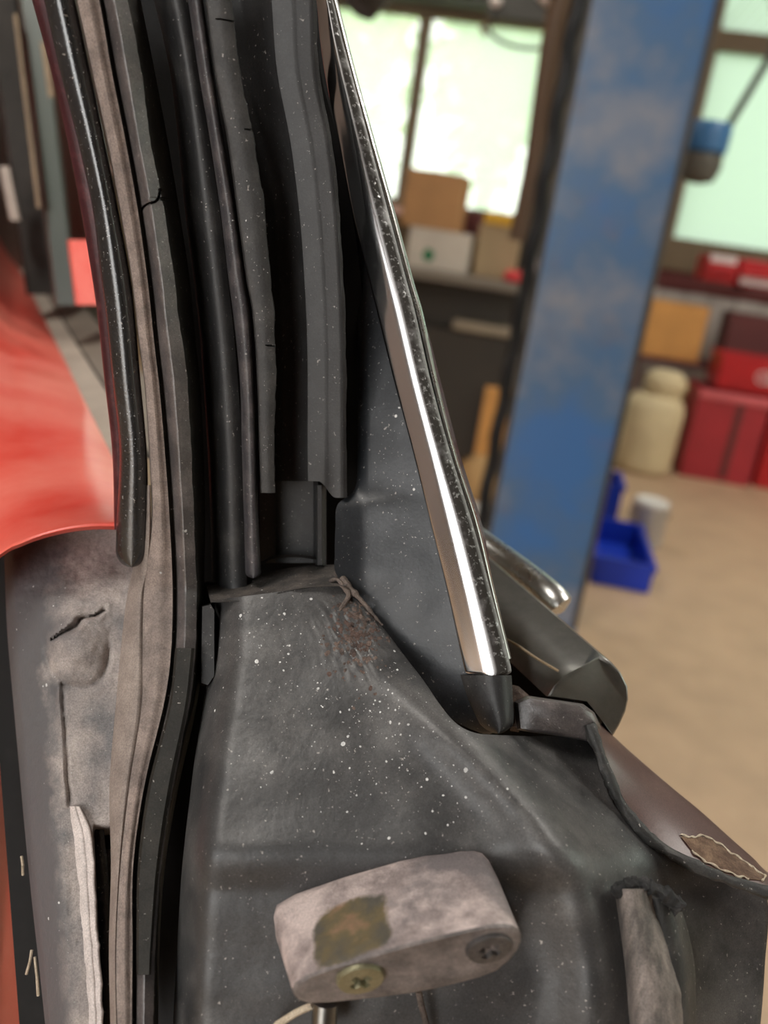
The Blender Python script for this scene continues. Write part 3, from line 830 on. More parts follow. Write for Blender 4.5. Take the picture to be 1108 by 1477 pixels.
# ---- seal strips on the pillar
gt = [(-30, 212, 264), (0, 222, 271), (102, 245, 286), (203, 257, 302), (305, 267, 317), (406, 280, 329), (500, 290, 339), (653, 300, 350), (755, 304, 353), (860, 306, 357)]
strip('soft_strip', gt, smooth_prof([(0, 22), (0.2, 13), (0.5, 7.5), (0.8, 7), (1, 9)], 16), 'rubber', car, D0, -30, 860, 10, 0.008)
rt2 = [(-30, 265, 288), (0, 271, 293), (102, 286, 307), (203, 303, 323), (305, 318, 340), (406, 330, 354), (450, 336, 361), (551, 346, 367), (653, 349, 371), (755, 352, 373), (832, 354, 377)]
o = strip('ridge_strip', rt2, smooth_prof([(0, 7), (0.12, 2.4), (0.4, 0.3), (0.7, 0.2), (0.9, 1.6), (1, 6)], 14), 'strip_grey', car, D0, -30, 834, 8, 0.006, ends=10, extra=[826 + 2*k for k in range(4)])
ft = [(-30, 288, 327), (0, 295, 334), (102, 309, 347), (203, 328, 367), (305, 342, 382), (406, 356, 391), (450, 364, 396), (551, 371, 398), (653, 374, 396), (712, 376, 397)]
def nick(x, y):
    for ny, ln in ((31, 26), (188, 10), (500, 13)):
        if abs(y - ny - 0.16 * (x - interp(ft, y)[1])) < 1.0 and x > interp(ft, y)[1] - ln: return 0.0022
    return 0
o = strip('flat_strip', ft, [(0, 3.5), (0.06, 0.6)] + [(0.1 + 0.8 * k / 12, 0.4 - 0.6 * math.sin(math.pi * k / 12)) for k in range(13)] + [(0.96, 0.6), (1, 3)], 'strip_flat', car, lambda y: D0(y) - 0.002, -30, 711, 6, 0.006, jag=jagger(1.8, 0.03, 7.0),
          extra=[q + k for q in (31, 188, 500) for k in (-5, -4, -3, -2, -1, 0, 1, 2)], disp=nick)
FLAT = part(o, 'flat dark rubber strip with nicked edge')
ct = [(-30, 324, 455), (0, 330, 457), (102, 343, 460), (203, 362, 479), (305, 377, 490), (406, 386, 496), (500, 391, 499), (653, 391, 500), (692, 392, 500)]
cp = [(0, 26), (0.15, 24), (0.3, 19.5), (0.42, 15), (0.48, 13.2), (0.485, 12.6), (0.72, 11.2), (0.75, 10.6), (0.93, 8.6), (0.96, 7.6), (1, 8.2)]
def chan_rows():
    rows = []
    jj = jagger(1.2, 0.03, 11.0)
    for y in frange(-30, 694, 6):
        xl, xr = interp(ct, y); r = []
        for u, off in prof([(a, b, 0) for a, b in cp], 40)[0]:
            x = xl + (xr - xl) * u + (jj(y) if u > 0.97 else 0)
            yy = y + (24 * sstep(0.62, 0.86, u) if y > 600 else 0) * max(0, (y - 600) / 94)      # the end curves down on the right
            r.append((x, yy, D0(y) + off / 1000))
        rows.append(r)
    return rows
CHAN = part(grid('window_channel', chan_rows(), 'channel', car, 0.005), 'deep dark rubber window guide channel')
# lower socket below the channel
rows = [[(x, y, D0(y) + o_) for x, o_ in ((374, .036), (384, .034), (398, .026), (430, .024), (452, .024), (459, .021))] for y in frange(694, 812, 12)]
grid('socket_back', rows, 'rubber', car, 0.004)
rows = [[(x + (y - 700) * 0.0, y, D0(y) + o_) for x, o_ in ((455, .022), (458, .015), (464, .014), (469, .016), (471, .022))] for y in frange(700, 815, 10)]
grid('socket_wall', rows, 'rubber', car, 0.006)
rows = []
for k in range(7):
    q = k / 6
    rows.append([(372 + (456 - 372) * i / 10, 806 - 7 * math.sin(i / 10 * 2.6) + 5 * q + (4 if i < 2 else 0), D0(806) + 0.026 - 0.012 * q + 0.0006 * math.sin(i * 2.1)) for i in range(11)])
grid('socket_sill', rows, 'ledge', car, 0.004)

# ---- ledge and rusty caulked corner between pillar and plate
rows = []
for k in range(10):
    q = k / 9
    r = []
    for i in range(25):
        s_ = i / 24
        x = 296 + (492 - 296) * s_ + 8 * q
        y = (838 - 26 * s_ + 3 * math.sin(s_ * 7)) + (31 + 0 * s_) * q
        d = 0.378 - 0.031 * q + 0.0016 * pnoise(Vector((x * 0.06, y * 0.09, 1)))
        r.append((x, y, d))
    rows.append(r)
LEDGE = part(grid('pillar_ledge', rows, 'ledge', car, 0.004), 'dusty grey ledge with dried caulk')

# ---- triangular sail panel
prs = [((520, 300), (528, 300)), ((518, 380), (548, 380)), ((516, 450), (568, 450)), ((516, 551), (595, 551)), ((516, 653), (620, 653)), ((512, 705), (636, 705)), ((487, 728), (644, 730)), ((484, 760), (652, 760)),
       ((483, 800), (662, 800)), ((486, 830), (672, 835)), ((522, 868), (684, 880)), ((562, 922), (700, 935)), ((612, 987), (718, 985)), ((652, 1036), (732, 1018)), ((690, 1056), (738, 1036)), ((706, 1059), (739, 1048))]
tabL = [(i, a[0], a[1], b[0], b[1]) for i, (a, b) in enumerate(prs)]
def sail_d(x, y, s_):
    base = 0.372 - 0.024 * max(0, min(1, (y - 300) / 760))
    k_ = sstep(660, 740, y)
    flange = -0.005 * max(0, 1 - (x - 483) / 40) * k_ + 0.004 * max(0, 1 - (x - 514) / 14) * (1 - k_)
    return base - 0.010 * s_ + flange + 0.0006 * pnoise(Vector((x * 0.02, y * 0.02, 2)))
rows = []
for k in range(85):
    lx, ly, rx, ry = interp(tabL, k * 15 / 84)
    rows.append([(lx + (rx - lx) * i / 20, ly + (ry - ly) * i / 20, sail_d(lx + (rx - lx) * i / 20, ly + (ry - ly) * i / 20, i / 20)) for i in range(21)])
SAIL = part(grid('sail_panel', rows, 'sail', car, 0.006), 'black triangular corner panel beside the chrome strip')
# rubber cap wrapping the lower end of the chrome strip
capt = [(974, 664, 738), (990, 669, 739), (1010, 676, 740), (1040, 690, 741), (1058, 700, 736)]
strip('end_cap', capt, smooth_prof([(0, 6), (0.2, 1.5), (0.5, -2.5), (0.72, -3.0), (0.9, -0.5), (1, 6)], 18), 'rubber', SAIL, lambda y: 0.3385 - 0.003 * (y - 940) / 118, 974, 1058, 5, 0.01, ends=16, extra=[1044 + 2*k for k in range(7)])

# ---- pitted chrome strip
cht = [(-30, 445, 470), (0, 456, 480), (50, 461, 492), (102, 468, 506), (203, 488, 533), (305, 508, 560), (406, 533, 587), (450, 544, 599), (551, 569, 622), (653, 596, 650), (755, 621, 682), (856, 646, 709), (961, 669, 737), (977, 673, 738)]
chp, h_ = [], 4.0
for k in range(49):                          # left flank flat, a tight crown, the right flank falling away
    u_ = k / 48
    chp.append((u_, h_))
    h_ -= 15.0 / 48 * math.tan(math.radians(interp([(0, 62), (0.05, 38), (0.36, 33), (0.43, 28), (0.60, 13), (0.67, 1), (0.78, -18), (0.9, -45), (1, -68)], u_ + 0.5 / 48)[0]))
CHR = strip('chrome_strip', cht, chp, 'chrome_pitted', car, lambda y: 0.350 - 0.0135 * y / 977, -30, 977, 8, 0.010, sharp=70, ends=9, extra=[966 + k for k in range(11)])
part(CHR, 'pitted chrome strip with a bright reflection')
tt = [(-30, 462, 478), (0, 474, 487), (102, 500, 513), (203, 528, 541), (305, 556, 570), (406, 583, 597), (450, 596, 610), (551, 620, 632), (653, 647, 658), (755, 679, 691), (856, 704, 715), (950, 728, 738)]
o = strip('gasket_trim', tt, smooth_prof([(0, 3), (0.3, 0.5), (0.6, 0), (0.85, 1), (1, 4)], 12), ['chrome'], car, lambda y: 0.357 - 0.008 * y / 977, -30, 950, 10, 0.006)
part(o, 'narrow bright trim along the windscreen edge')
rows = [[(x, y, 0.374) for x in (436, interp(cht, y)[0] + 4, interp(cht, y)[0] + 16)] for y in frange(-30, 470, 25)]
grid('gap_backing', rows, 'rubber_black', car, 0.003)
# windscreen post edge behind the trim, thin dark red
rt3 = [(480, 606, 618), (551, 624, 636), (653, 652, 663), (755, 683, 695), (820, 700, 708)]
strip('red_edge', rt3, [(0, 2), (0.5, 0), (1, 2)], 'maroon', car, lambda y: 0.366 - 0.008 * y / 977, 480, 820, 10, 0.006)

# ---- jamb plate with shoulder
Lp = [(306, 866), (305, 900), (303, 950), (296, 1000), (288, 1050), (280, 1100), (274, 1150), (268, 1200), (262, 1260), (258, 1320), (255, 1380), (252, 1430), (248, 1515)]
Rp = [(492, 842), (545, 896), (604, 972), (668, 1050), (762, 1062), (866, 1066), (893, 1130), (925, 1185), (975, 1235), (1040, 1266), (1104, 1288), (1103, 1400), (1094, 1515)]
pt = [(i, a[0], a[1], b[0], b[1]) for i, (a, b) in enumerate(zip(Lp, Rp))]
Lx = [(p[1], p[0]) for p in Lp]
Sx = [(830, 500), (900, 552), (970, 598), (1030, 650), (1090, 706), (1190, 800), (1290, 858), (1400, 884), (1515, 892)]
def sstep_(a, b, x):
    t = max(0, min(1, (x - a) / (b - a))); return t * t * (3 - 2 * t)
def plate_d(x, y):
    d = 0.348 - 0.000135 * (y - 850)
    if y > 1205: d += 0.000118 * (y - 1205) * sstep(1205, 1290, y)
    l = interp(Lx, y)[0]
    q = x - l
    if q < 60: d += 0.022 * (1 - max(0, q) / 60) ** 3
    s_ = interp(Sx, y)[0]
    d -= 0.011 * math.exp(-((x - s_ + 14) / 62.0) ** 2) * sstep(900, 1100, y)      # the shoulder swells
    sp_ = 26 * math.log(1 + math.exp(max(-20, min(20, (x - s_ - 12) / 26.0))))
    if x - s_ > 500: sp_ = x - s_ - 12
    d += 0.062 * (1 - math.exp(-0.00042 * sp_ / 0.062 * 1.25))
    d += 0.0007 * pnoise(Vector((x * 0.011, y * 0.014, 5))) + 0.00007 * pnoise(Vector((x * 0.06, y * 0.09, 9)))
    # rust-roughened corner
    rz = math.exp(-((x - 520) / 42.0) ** 2 - ((y - 910) / 52.0) ** 2)
    d += rz * (0.0016 * pnoise(Vector((x * 0.11, y * 0.11, 2))) + 0.0008 * pnoise(Vector((x * 0.3, y * 0.3, 4))))
    return d
rows = []
for k in range(150):
    lx, ly, rx, ry = interp(pt, k * 12 / 149)
    rows.append([(lx + (rx - lx) * i / 130, ly + (ry - ly) * i / 130, plate_d(lx + (rx - lx) * i / 130, ly + (ry - ly) * i / 130)) for i in range(131)])
PLATE = part(grid('jamb_plate', rows, 'plate', car, 0.004, sharp=60), 'speckled dark grey jamb plate with rounded shoulder')
# small grey lug at its upper left edge
poly_loft('lug', [[(292, 875, .352), (304, 872, .350), (309, 880, .350), (309, 975, .343), (300, 988, .343), (290, 985, .345)],
                  [(290, 870, .375), (304, 868, .373), (312, 880, .373), (312, 975, .366), (302, 992, .366), (288, 988, .368)]], 'rubber', PLATE)
# caulk and rust at the corner
cp1 = spath([(476, 838, .352), (487, 836, .350), (495, 846, .349), (503, 858, .347), (496, 872, .346), (484, 888, .3445), (474, 902, .343)], 30)
tube('caulk_bead', [P(x, y, d + 0.0009) for x, y, d in cp1], lambda s_: 0.0009 * (0.7 + 0.5 * math.sin(s_ * 3.1) + 0.5 * pnoise(Vector((s_ * 9, 1, 0)))), 'caulk', PLATE, 8)
cp2 = spath([(486, 826, .355), (497, 838, .350), (512, 856, .348), (530, 876, .346), (552, 902, .344)], 30)
tube('caulk_bead', [P(x, y, d + 0.0012) for x, y, d in cp2], lambda s_: 0.0015 * (1.15 - 0.8 * s_ + 0.6 * pnoise(Vector((s_ * 11, 4, 0)))), 'caulk', PLATE, 8)

# ---- BVH of a part, to lay specks and flakes on it
def bvh_of(o):
    off = parent_origin(o)
    return BVHTree.FromPolygons([v.co + off for v in o.data.vertices], [tuple(p.vertices) for p in o.data.polygons])
def specks(host, pts, mat='speck', name='paint_speck'):
    t = bvh_of(host); V, Fc = [], []
    for (x, y, r) in pts:
        hit = t.ray_cast(CAM, ray(x, y).normalized())
        if hit[0] is None: continue
        p, n = hit[0], hit[1]
        if n.dot(ray(x, y)) > 0: n = -n
        a = n.orthogonal().normalized(); b = n.cross(a)
        rr = r * (p - CAM).length / F
        k = 7; o = len(V)
        st, ph = random.uniform(0.65, 1.0), random.uniform(0, 6.28)
        ca, sa = math.cos(ph), math.sin(ph)
        for i in range(k):
            th = 2 * math.pi * i / k
            q = rr * random.uniform(0.8, 1.15)
            ex, ey = q * math.cos(th), q * st * math.sin(th)
            V.append(p + a * (ex * ca - ey * sa) + b * (ex * sa + ey * ca) - n * 0.0002)
        V.append(p + n * (0.00012 + min(0.0003, 0.22 * rr)))
        for i in range(k): Fc.append((o + i, o + (i + 1) % k, o + k))
    if V: tag(mesh_obj(name, V, Fc, mat, host, True, sharp=80), kind='stuff')
    return None
big = [(347, 888, 4.5), (410, 885, 3.5), (378, 862, 3), (370, 954, 5), (495, 1073, 5.5), (502, 1062, 3.5), (392, 1114, 4.5), (672, 1111, 5.5), (310, 1025, 3.5), (411, 886, 3), (449, 864, 3.5),
       (563, 1042, 4.5), (576, 1044, 3), (589, 1045, 3.5), (491, 1027, 3.5), (459, 993, 3.5), (515, 995, 2.5), (541, 1010, 2.5), (548, 1012, 3), (458, 985, 2.5), (569, 939, 3.5), (409, 967, 3),
       (416, 943, 3), (404, 955, 2.5), (377, 931, 2.5), (434, 914, 2.2), (320, 920, 2.5), (322, 992, 2.5), (360, 913, 2.5), (672, 1150, 3.5), (616, 1124, 3.5), (561, 1209, 3.5), (522, 1217, 2.5),
       (614, 1202, 3), (501, 1171, 3), (463, 1171, 2), (509, 908, 2.5), (549, 966, 2.5), (560, 995, 3), (566, 1000, 2.5), (575, 1010, 2.5), (608, 1135, 2.5), (624, 1170, 3), (646, 1190, 2.5), (345, 1090, 2), (413, 1093, 2)]
rnd = random.Random(4)
small = [(rnd.gauss(400, 60), rnd.gauss(930, 60), abs(rnd.gauss(0.7, 0.6)) + 0.5) for _ in range(90)] + [(rnd.gauss(560, 70), rnd.gauss(1060, 70), abs(rnd.gauss(0.8, 0.7)) + 0.5) for _ in range(230)] + \
        [(rnd.uniform(290, 900), rnd.uniform(900, 1250), abs(rnd.gauss(0.5, 0.4)) + 0.4) for _ in range(120)]
specks(PLATE, big + [q for q in small if not (q[1] < 870)])
specks(WSTRIP, [(228, 258, 1.6), (268, 766, 4), (270, 770, 2), (232, 826, 3), (260, 803, 2.2)] + [(interp(wt, y)[2] - rnd.uniform(-1, 8), y, rnd.uniform(0.4, 1.1)) for y in [rnd.uniform(100, 1000) for _ in range(90)]])
specks(FLAT, [(355, 318, 2.5), (357, 342, 2.2), (343, 78, 1.5), (356, 150, 1.6), (356, 261, 1.3)] + [(rnd.uniform(335, 395), y, rnd.uniform(0.4, 1.2)) for y in [rnd.uniform(250, 700) for _ in range(60)]])
specks(SEAL_ROUND, [(interp(bt, y)[0] + rnd.uniform(12, 36), y, rnd.uniform(0.5, 1.5)) for y in [rnd.uniform(40, 760) for _ in range(110)]])
specks(SAIL, [(rnd.uniform(520, 640), rnd.uniform(450, 800), rnd.uniform(0.5, 1.4)) for _ in range(120)] + [(571, 600, 4), (576, 588, 3), (597, 706, 3.5), (594, 700, 2)])
specks(LEDGE, [(365, 838, 2.5), (368, 813, 3), (353, 831, 2.2), (363, 845, 2), (378, 851, 2.5)])
specks(CHAN, [(rnd.uniform(400, 495), rnd.uniform(10, 690), rnd.uniform(0.4, 0.9)) for _ in range(60)])
specks(bpy.data.objects['ridge_strip'], [(336, 318, 2.4), (332, 308, 1.6)] + [(interp(rt2, y)[0] + rnd.uniform(3, 18), y, rnd.uniform(0.4, 1.0)) for y in [rnd.uniform(50, 820) for _ in range(60)]])
# rusty patch: thin crumbling scale on the plate corner
rnd2 = random.Random(9)
specks(PLATE, [(rnd2.gauss(512, 20), rnd2.gauss(920, 34), rnd2.uniform(1.5, 6)) for _ in range(230)] + [(rnd2.gauss(532, 22), rnd2.gauss(896, 20), rnd2.uniform(1.5, 5)) for _ in range(120)], 'rusty', 'rust_scale')

# ---- bracket with two screws
def bracket_mat():
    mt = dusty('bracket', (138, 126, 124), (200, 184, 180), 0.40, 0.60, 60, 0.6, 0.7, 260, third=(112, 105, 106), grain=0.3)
    t = mt.node_tree; b = t.nodes['Principled BSDF']
    src = b.inputs['Base Color'].links[0].from_socket
    c = P(506, 1340, 0.272) - car.location
    ax = (P(565, 1322, 0.272) - P(448, 1360, 0.272)).normalized()
    tc = t.nodes.new('ShaderNodeTexCoord')
    def coord(v, half):
        sb = t.nodes.new('ShaderNodeVectorMath'); sb.operation = 'SUBTRACT'; sb.inputs[1].default_value = c
        t.links.new(tc.outputs['Object'], sb.inputs[0])
        dp = t.nodes.new('ShaderNodeVectorMath'); dp.operation = 'DOT_PRODUCT'; dp.inputs[1].default_value = v / half
        t.links.new(sb.outputs[0], dp.inputs[0])
        pw = t.nodes.new('ShaderNodeMath'); pw.operation = 'ABSOLUTE'; t.links.new(dp.outputs['Value'], pw.inputs[0])
        p4 = t.nodes.new('ShaderNodeMath'); p4.operation = 'POWER'; p4.inputs[1].default_value = 4; t.links.new(pw.outputs[0], p4.inputs[0])
        return p4.outputs[0]
    fb = (P(577, 1238, .296) - P(577, 1368, .258)); fb = (fb - ax * fb.dot(ax)).normalized()
    ad = t.nodes.new('ShaderNodeMath'); ad.operation = 'ADD'
    t.links.new(coord(ax, 0.0128), ad.inputs[0]); t.links.new(coord(fb, 0.0125), ad.inputs[1])
    nz = noise_node(t, 150, 4, 0.6)
    ad2 = t.nodes.new('ShaderNodeMath'); ad2.operation = 'MULTIPLY_ADD'; ad2.inputs[1].default_value = 1.6
    t.links.new(nz.outputs[0], ad2.inputs[0]); t.links.new(ad.outputs[0], ad2.inputs[2])
    msk = ramp(t, ad2.outputs[0], [(0.0, (1, 1, 1, 1)), (0.80, (0, 0, 0, 1))])
    msk.color_ramp.elements[0].position = 0.72; msk.color_ramp.elements[1].position = 0.98
    sc = t.nodes.new('ShaderNodeMath'); sc.operation = 'MULTIPLY'; sc.inputs[1].default_value = 0.5
    t.links.new(ad2.outputs[0], sc.inputs[0]); t.links.new(sc.outputs[0], msk.inputs[0])
    n2 = noise_node(t, 90, 4, 0.6)
    stain = ramp(t, n2.outputs[0], [(0.35, lin((82, 78, 70))), (0.55, lin((104, 92, 66))), (0.72, lin((140, 110, 88)))])
    t.links.new(mixc(t, msk.outputs[0], src, stain.outputs[0]), b.inputs['Base Color'])
bracket_mat()
frt = [(427, 1420, .2640), (470, 1400, .2600), (577, 1368, .2580), (640, 1352, .2580), (707, 1337, .2590), (740, 1337, .2610), (752, 1349, .2640), (746, 1372, .2680), (716, 1400, .2720), (660, 1418, .2725), (594, 1432, .2725), (510, 1442, .2720), (446, 1447, .2710), (425, 1436, .2680)]
bck = [(394, 1320, .2960), (424, 1289, .2960), (577, 1238, .2960), (640, 1229, .2960), (683, 1225, .2960), (704, 1238, .2960), (728, 1290, .2980), (735, 1330, .3000), (720, 1390, .3040), (664, 1410, .3060), (598, 1428, .3070), (512, 1438, .3070), (446, 1440, .3060), (408, 1380, .3020)]
def lerp3(a, b, t): return tuple(a[i] + (b[i] - a[i]) * t for i in range(3))
cen = tuple(sum(p[i] for p in frt) / len(frt) for i in range(3))
def dens(r):
    out = []
    for i in range(len(r)):
        p0, p1, p2, p3 = r[i-1], r[i], r[(i+1) % len(r)], r[(i+2) % len(r)]
        for t in (0, 0.5):
            out.append(tuple(0.5 * (2*p1[k] + (p2[k]-p0[k])*t + (2*p0[k]-5*p1[k]+4*p2[k]-p3[k])*t*t + (3*p1[k]-p0[k]-3*p2[k]+p3[k])*t**3) for k in range(3)) if t else p1)
    return out
fr_, bk_ = dens(frt), dens(bck)
ins = [lerp3(p, cen, 0.035) for p in fr_]
rings = [[lerp3(p, cen, 0.6) for p in fr_], [lerp3(p, cen, 0.3) for p in fr_], [(x, y, d) for x, y, d in ins], [lerp3(p, q, 0.03) for p, q in zip(fr_, bk_)]]
for t in (0.12, 0.25, 0.4, 0.55, 0.7, 0.85, 0.94):
    rings.append([(x, y, d - 0.0012 * math.sin(math.pi * t)) for x, y, d in [lerp3(p, q, t) for p, q in zip(fr_, bk_)]])
rings.append([(x, y, d + 0.004) for x, y, d in bk_])
rings.append([(x, y, d + 0.02) for x, y, d in bk_])
nfr = len(fr_)
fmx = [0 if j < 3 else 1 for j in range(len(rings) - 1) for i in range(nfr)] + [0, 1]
# brown stain on the top face: faces between ring 4..8 for the columns over the left half
k = 0
for j in range(len(rings) - 1):
    for i in range(nfr):
        pass
        k += 1
BRK = poly_loft('striker_bracket', rings, ['bracket_front_shade', 'bracket', 'bracket_stain'], car, fm=fmx, sharp=50)
part(BRK, 'peeling pale bracket held by two cross-head screws')
nrm = (P(*frt[4]) - P(*frt[2])).cross(P(*frt[10]) - P(*frt[2])).normalized()
if nrm.dot(FW) > 0: nrm = -nrm
xax = (P(*frt[4]) - P(*frt[2])).normalized(); yax = nrm.cross(xax).normalized()
def face_point(x, y):
    o_ = P(*frt[2]); r = ray(x, y)
    t = (o_ - CAM).dot(nrm) / r.dot(nrm)
    return CAM + r * t
def screw(x, y, rad, mat, label, ang, lift):
    c = face_point(x, y); V, Fc = [], []
    nr, ns = 16, 64
    ca, sa = math.cos(ang), math.sin(ang)
    V.append(c + nrm * (lift - 0.0016))
    for j in range(1, nr + 1):
        r = rad * j / nr
        for i in range(ns):
            th = 2 * math.pi * i / ns
            lx, ly = r * math.cos(th), r * math.sin(th)
            h = lift + 0.0006 * (1 - (j / nr) ** 2)
            a_, b_ = abs(lx * ca + ly * sa) / rad, abs(-lx * sa + ly * ca) / rad
            arm = max(max(0, 1 - (b_ / 0.15) ** 4) if a_ < 0.46 else 0, max(0, 1 - (a_ / 0.15) ** 4) if b_ < 0.46 else 0)
            h -= 0.0038 * arm * (1 - 0.5 * max(a_, b_))
            if j == nr: h -= 0.0007
            V.append(c + xax * lx + yax * ly + nrm * h)
    for i in range(ns):
        Fc.append((0, 1 + i, 1 + (i + 1) % ns))
        for j in range(nr - 1):
            Fc.append((1 + j*ns + i, 1 + (j+1)*ns + i, 1 + (j+1)*ns + (i+1) % ns, 1 + j*ns + (i+1) % ns))
    o = len(V)
    for i in range(ns):
        th = 2 * math.pi * i / ns
        V.append(c + xax * (rad * math.cos(th)) + yax * (rad * math.sin(th)) - nrm * 0.003)
    for i in range(ns):
        Fc.append((1 + (nr-1)*ns + i, o + i, o + (i+1) % ns, 1 + (nr-1)*ns + (i+1) % ns))
    Fc.append(tuple(o + i for i in range(ns)))
    part(mesh_obj('screw', V, Fc, mat, BRK, True, sharp=40), label)
screw(520, 1412, 0.0074, 'screw_brass', 'olive-brass cross-head screw', 0.5, 0.0007)
screw(706, 1367, 0.0074, 'screw_grey', 'dirty grey cross-head screw', 0.9, 0.0009)
# metal pin and wire under the bracket
tube('pin', [P(470, 1446, .285), P(466, 1500, .284)], 0.0042, 'chrome_dull', BRK, 14)
tube('wire', [P(x, y, .288) for x, y in ((385, 1500), (400, 1478), (425, 1462), (450, 1450))], 0.0012, 'cream_edge', BRK, 8)
tube('wire', [P(x, y, .290) for x, y in ((604, 1430), (608, 1450), (616, 1480), (618, 1500))], 0.0011, 'caulk', BRK, 8)

# ---- lower left: rubber boot, pale ledge and dark slot
Lb = [(2, 740), (6, 800), (8, 860), (11, 920), (18, 1000), (27, 1100), (36, 1200), (46, 1300), (57, 1400), (69, 1515)]
Rb = [(205, 740), (205, 800), (198, 860), (190, 920), (180, 1000), (166, 1100), (168, 1200), (164, 1300), (166, 1400), (168, 1515)]
pb = [(i, a[0], a[1], b[0], b[1]) for i, (a, b) in enumerate(zip(Lb, Rb))]
bcr = spath([(76, 922), (92, 912), (110, 902), (118, 892), (136, 888), (150, 880)], 40)
def boot_d(x, y, s_):
    d = D0(y) + 0.008 + 0.030 * sstep(870, 760, y)
    q = s_
    if q < 0.42: d += 0.016 * ((0.42 - q) / 0.42) ** 1.6
    if q < 0.08: d += 0.012 * (1 - q / 0.08) ** 2
    d -= 0.0085 * math.exp(-((x - 112) / 34.0) ** 2 - ((y - 935) / 40.0) ** 2)          # puckered bump
    e = abs((x - 112) / 46.0) ** 2.4 + abs((y - 930) / 62.0) ** 2.4
    d += 0.0022 * math.exp(-((e - 1.0) / 0.22) ** 2) * sstep(900, 960, y)
    if 860 < y < 940 and 66 < x < 160:
        dd = min(math.hypot(x - a, (y - b)) for a, b in bcr)
        wd_ = 2.0 + 4.5 * math.exp(-((x - 106) / 16.0) ** 2)
        d += 0.0060 * max(0, 1 - dd / wd_)
        d -= 0.0013 * math.exp(-((dd - wd_ - 5) / 5.0) ** 2) * (0.6 + 0.8 * pnoise(Vector((x * 0.08, y * 0.08, 1))))
    if y > 985: d += 0.0012 * math.exp(-((x - 90 - (y - 990) * 0.06 - 2 * pnoise(Vector((y * 0.03, 0, 0)))) / 3.0) ** 2) * (1 if y < 1165 else 0)
    if y > 985: d -= 0.0012 * math.exp(-((x - 84 - (y - 990) * 0.06) / 4.0) ** 2) * (1 if y < 1165 else 0)
    if y > 1190: d += 0.020 * sstep(1190, 1204, y) * sstep(134 + (y - 1200) * 0.045, 138 + (y - 1200) * 0.045, x)
    d += 0.0009 * pnoise(Vector((x * 0.03, y * 0.03, 7))) + 0.0004 * pnoise(Vector((x * 0.11, y * 0.11, 8)))
    return d
rows = []
for k in range(200):
    lx, ly, rx, ry = interp(pb, k * 9 / 199)
    rows.append([(lx + (rx - lx) * i / 70, ly + (ry - ly) * i / 70, boot_d(lx + (rx - lx) * i / 70, ly + (ry - ly) * i / 70, i / 70)) for i in range(71)])
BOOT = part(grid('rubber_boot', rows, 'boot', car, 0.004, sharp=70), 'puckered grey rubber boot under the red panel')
ldt = [(1163, 100, 116), (1185, 101, 128), (1210, 106, 134), (1300, 114, 140), (1400, 122, 146), (1515, 130, 151)]
strip('pale_ledge', ldt, smooth_prof([(0, 3), (0.2, 1.2), (0.45, 0.3), (0.6, 0.8), (0.75, -0.2), (0.95, 0), (1, 3)], 14), 'boot_pale', BOOT, lambda y: D0(y) + 0.0055, 1163, 1515, 8, 0.008, jag=jagger(2.0, 0.05, 2.0))
strip('rubber_slot', [(1196, 132, 150), (1300, 136, 160), (1400, 143, 164), (1515, 150, 166)], [(0, 0), (0.3, -0.6), (0.7, -0.6), (1, 0)], 'bulb', BOOT, lambda y: D0(y) + 0.017, 1196, 1515, 10, 0.006)
specks(BOOT, [(67, 988, 3.5), (62, 990, 2.2), (94, 848, 2), (77, 874, 2), (24, 908, 2.2), (19, 934, 2), (85, 1302, 3.2), (70, 1325, 3), (48, 846, 2)] + [(rnd.uniform(20, 160), rnd.uniform(830, 1450), rnd.uniform(0.5, 1.4)) for _ in range(60)])
for (x0, y0, x1, y1) in ((46, 1370, 38, 1405), (50, 1380, 55, 1436), (31, 1235, 33, 1262)):
    tube('frayed_thread', [P(x0, y0, .352), P((x0+x1)/2 + 1, (y0+y1)/2, .350), P(x1, y1, .351)], 0.0006, 'cream_edge', BOOT, 6)

# ---- red body panel, belt trim, window behind on the left
bel = [(-260, -190, 3.4), (-90, 150, 3.0), (0, 332, 2.2), (40, 410, 1.45), (78, 487, 1.0), (115, 562, 0.72), (140, 612, 0.60), (168, 668, 0.50)]
low = [(-260, 1010, 0.36), (-90, 870, 0.356), (0, 795, 0.354), (30, 779, 0.353), (62, 767, 0.354), (100, 758, 0.356), (135, 754, 0.358), (166, 754, 0.360)]
rows = []
for k in range(31):
    q = k / 30
    r = []
    for i in range(29):
        s_ = i / 28 * 7
        a = interp([(j,) + p for j, p in enumerate(bel)], s_); b = interp([(j,) + p for j, p in enumerate(low)], s_)
        # interpolate in 1/depth so the sheet stays smooth in space
        iz = (1 - q) / a[2] + q / b[2]
        r.append((a[0] + (b[0] - a[0]) * q, a[1] + (b[1] - a[1]) * q, 1 / iz))
    rows.append(r)
# rolled lower lip
for (dy, dd) in ((2, -0.0012), (5, -0.0014), (8, 0.0004), (10, 0.004), (10, 0.010), (6, 0.026)):
    rows.append([(x, y + dy, d + dd) for (x, y, d) in rows[30]])
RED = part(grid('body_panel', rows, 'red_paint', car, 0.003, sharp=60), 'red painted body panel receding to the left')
def along(t0, dpx, dd):
    out = []
    for i in range(21):
        a = interp([(j,) + p for j, p in enumerate(bel)], i / 20 * 7)
        out.append((a[0] + dpx * min(1, 0.55 / a[2]) , a[1] - dpx * 0.15 * min(1, 0.55 / a[2]), a[2] + dd))
    return out
def ribbon(name, da, db, mat, dd0=0, dd1=0.0, label=None):
    A, Bq = along(0, da, dd0), along(0, db, dd1)
    rows = [[lerp3(p, q, t / 4) for t in range(5)] for p, q in zip(A, Bq)]
    return part(grid(name, rows, mat, car, 0.004), label)
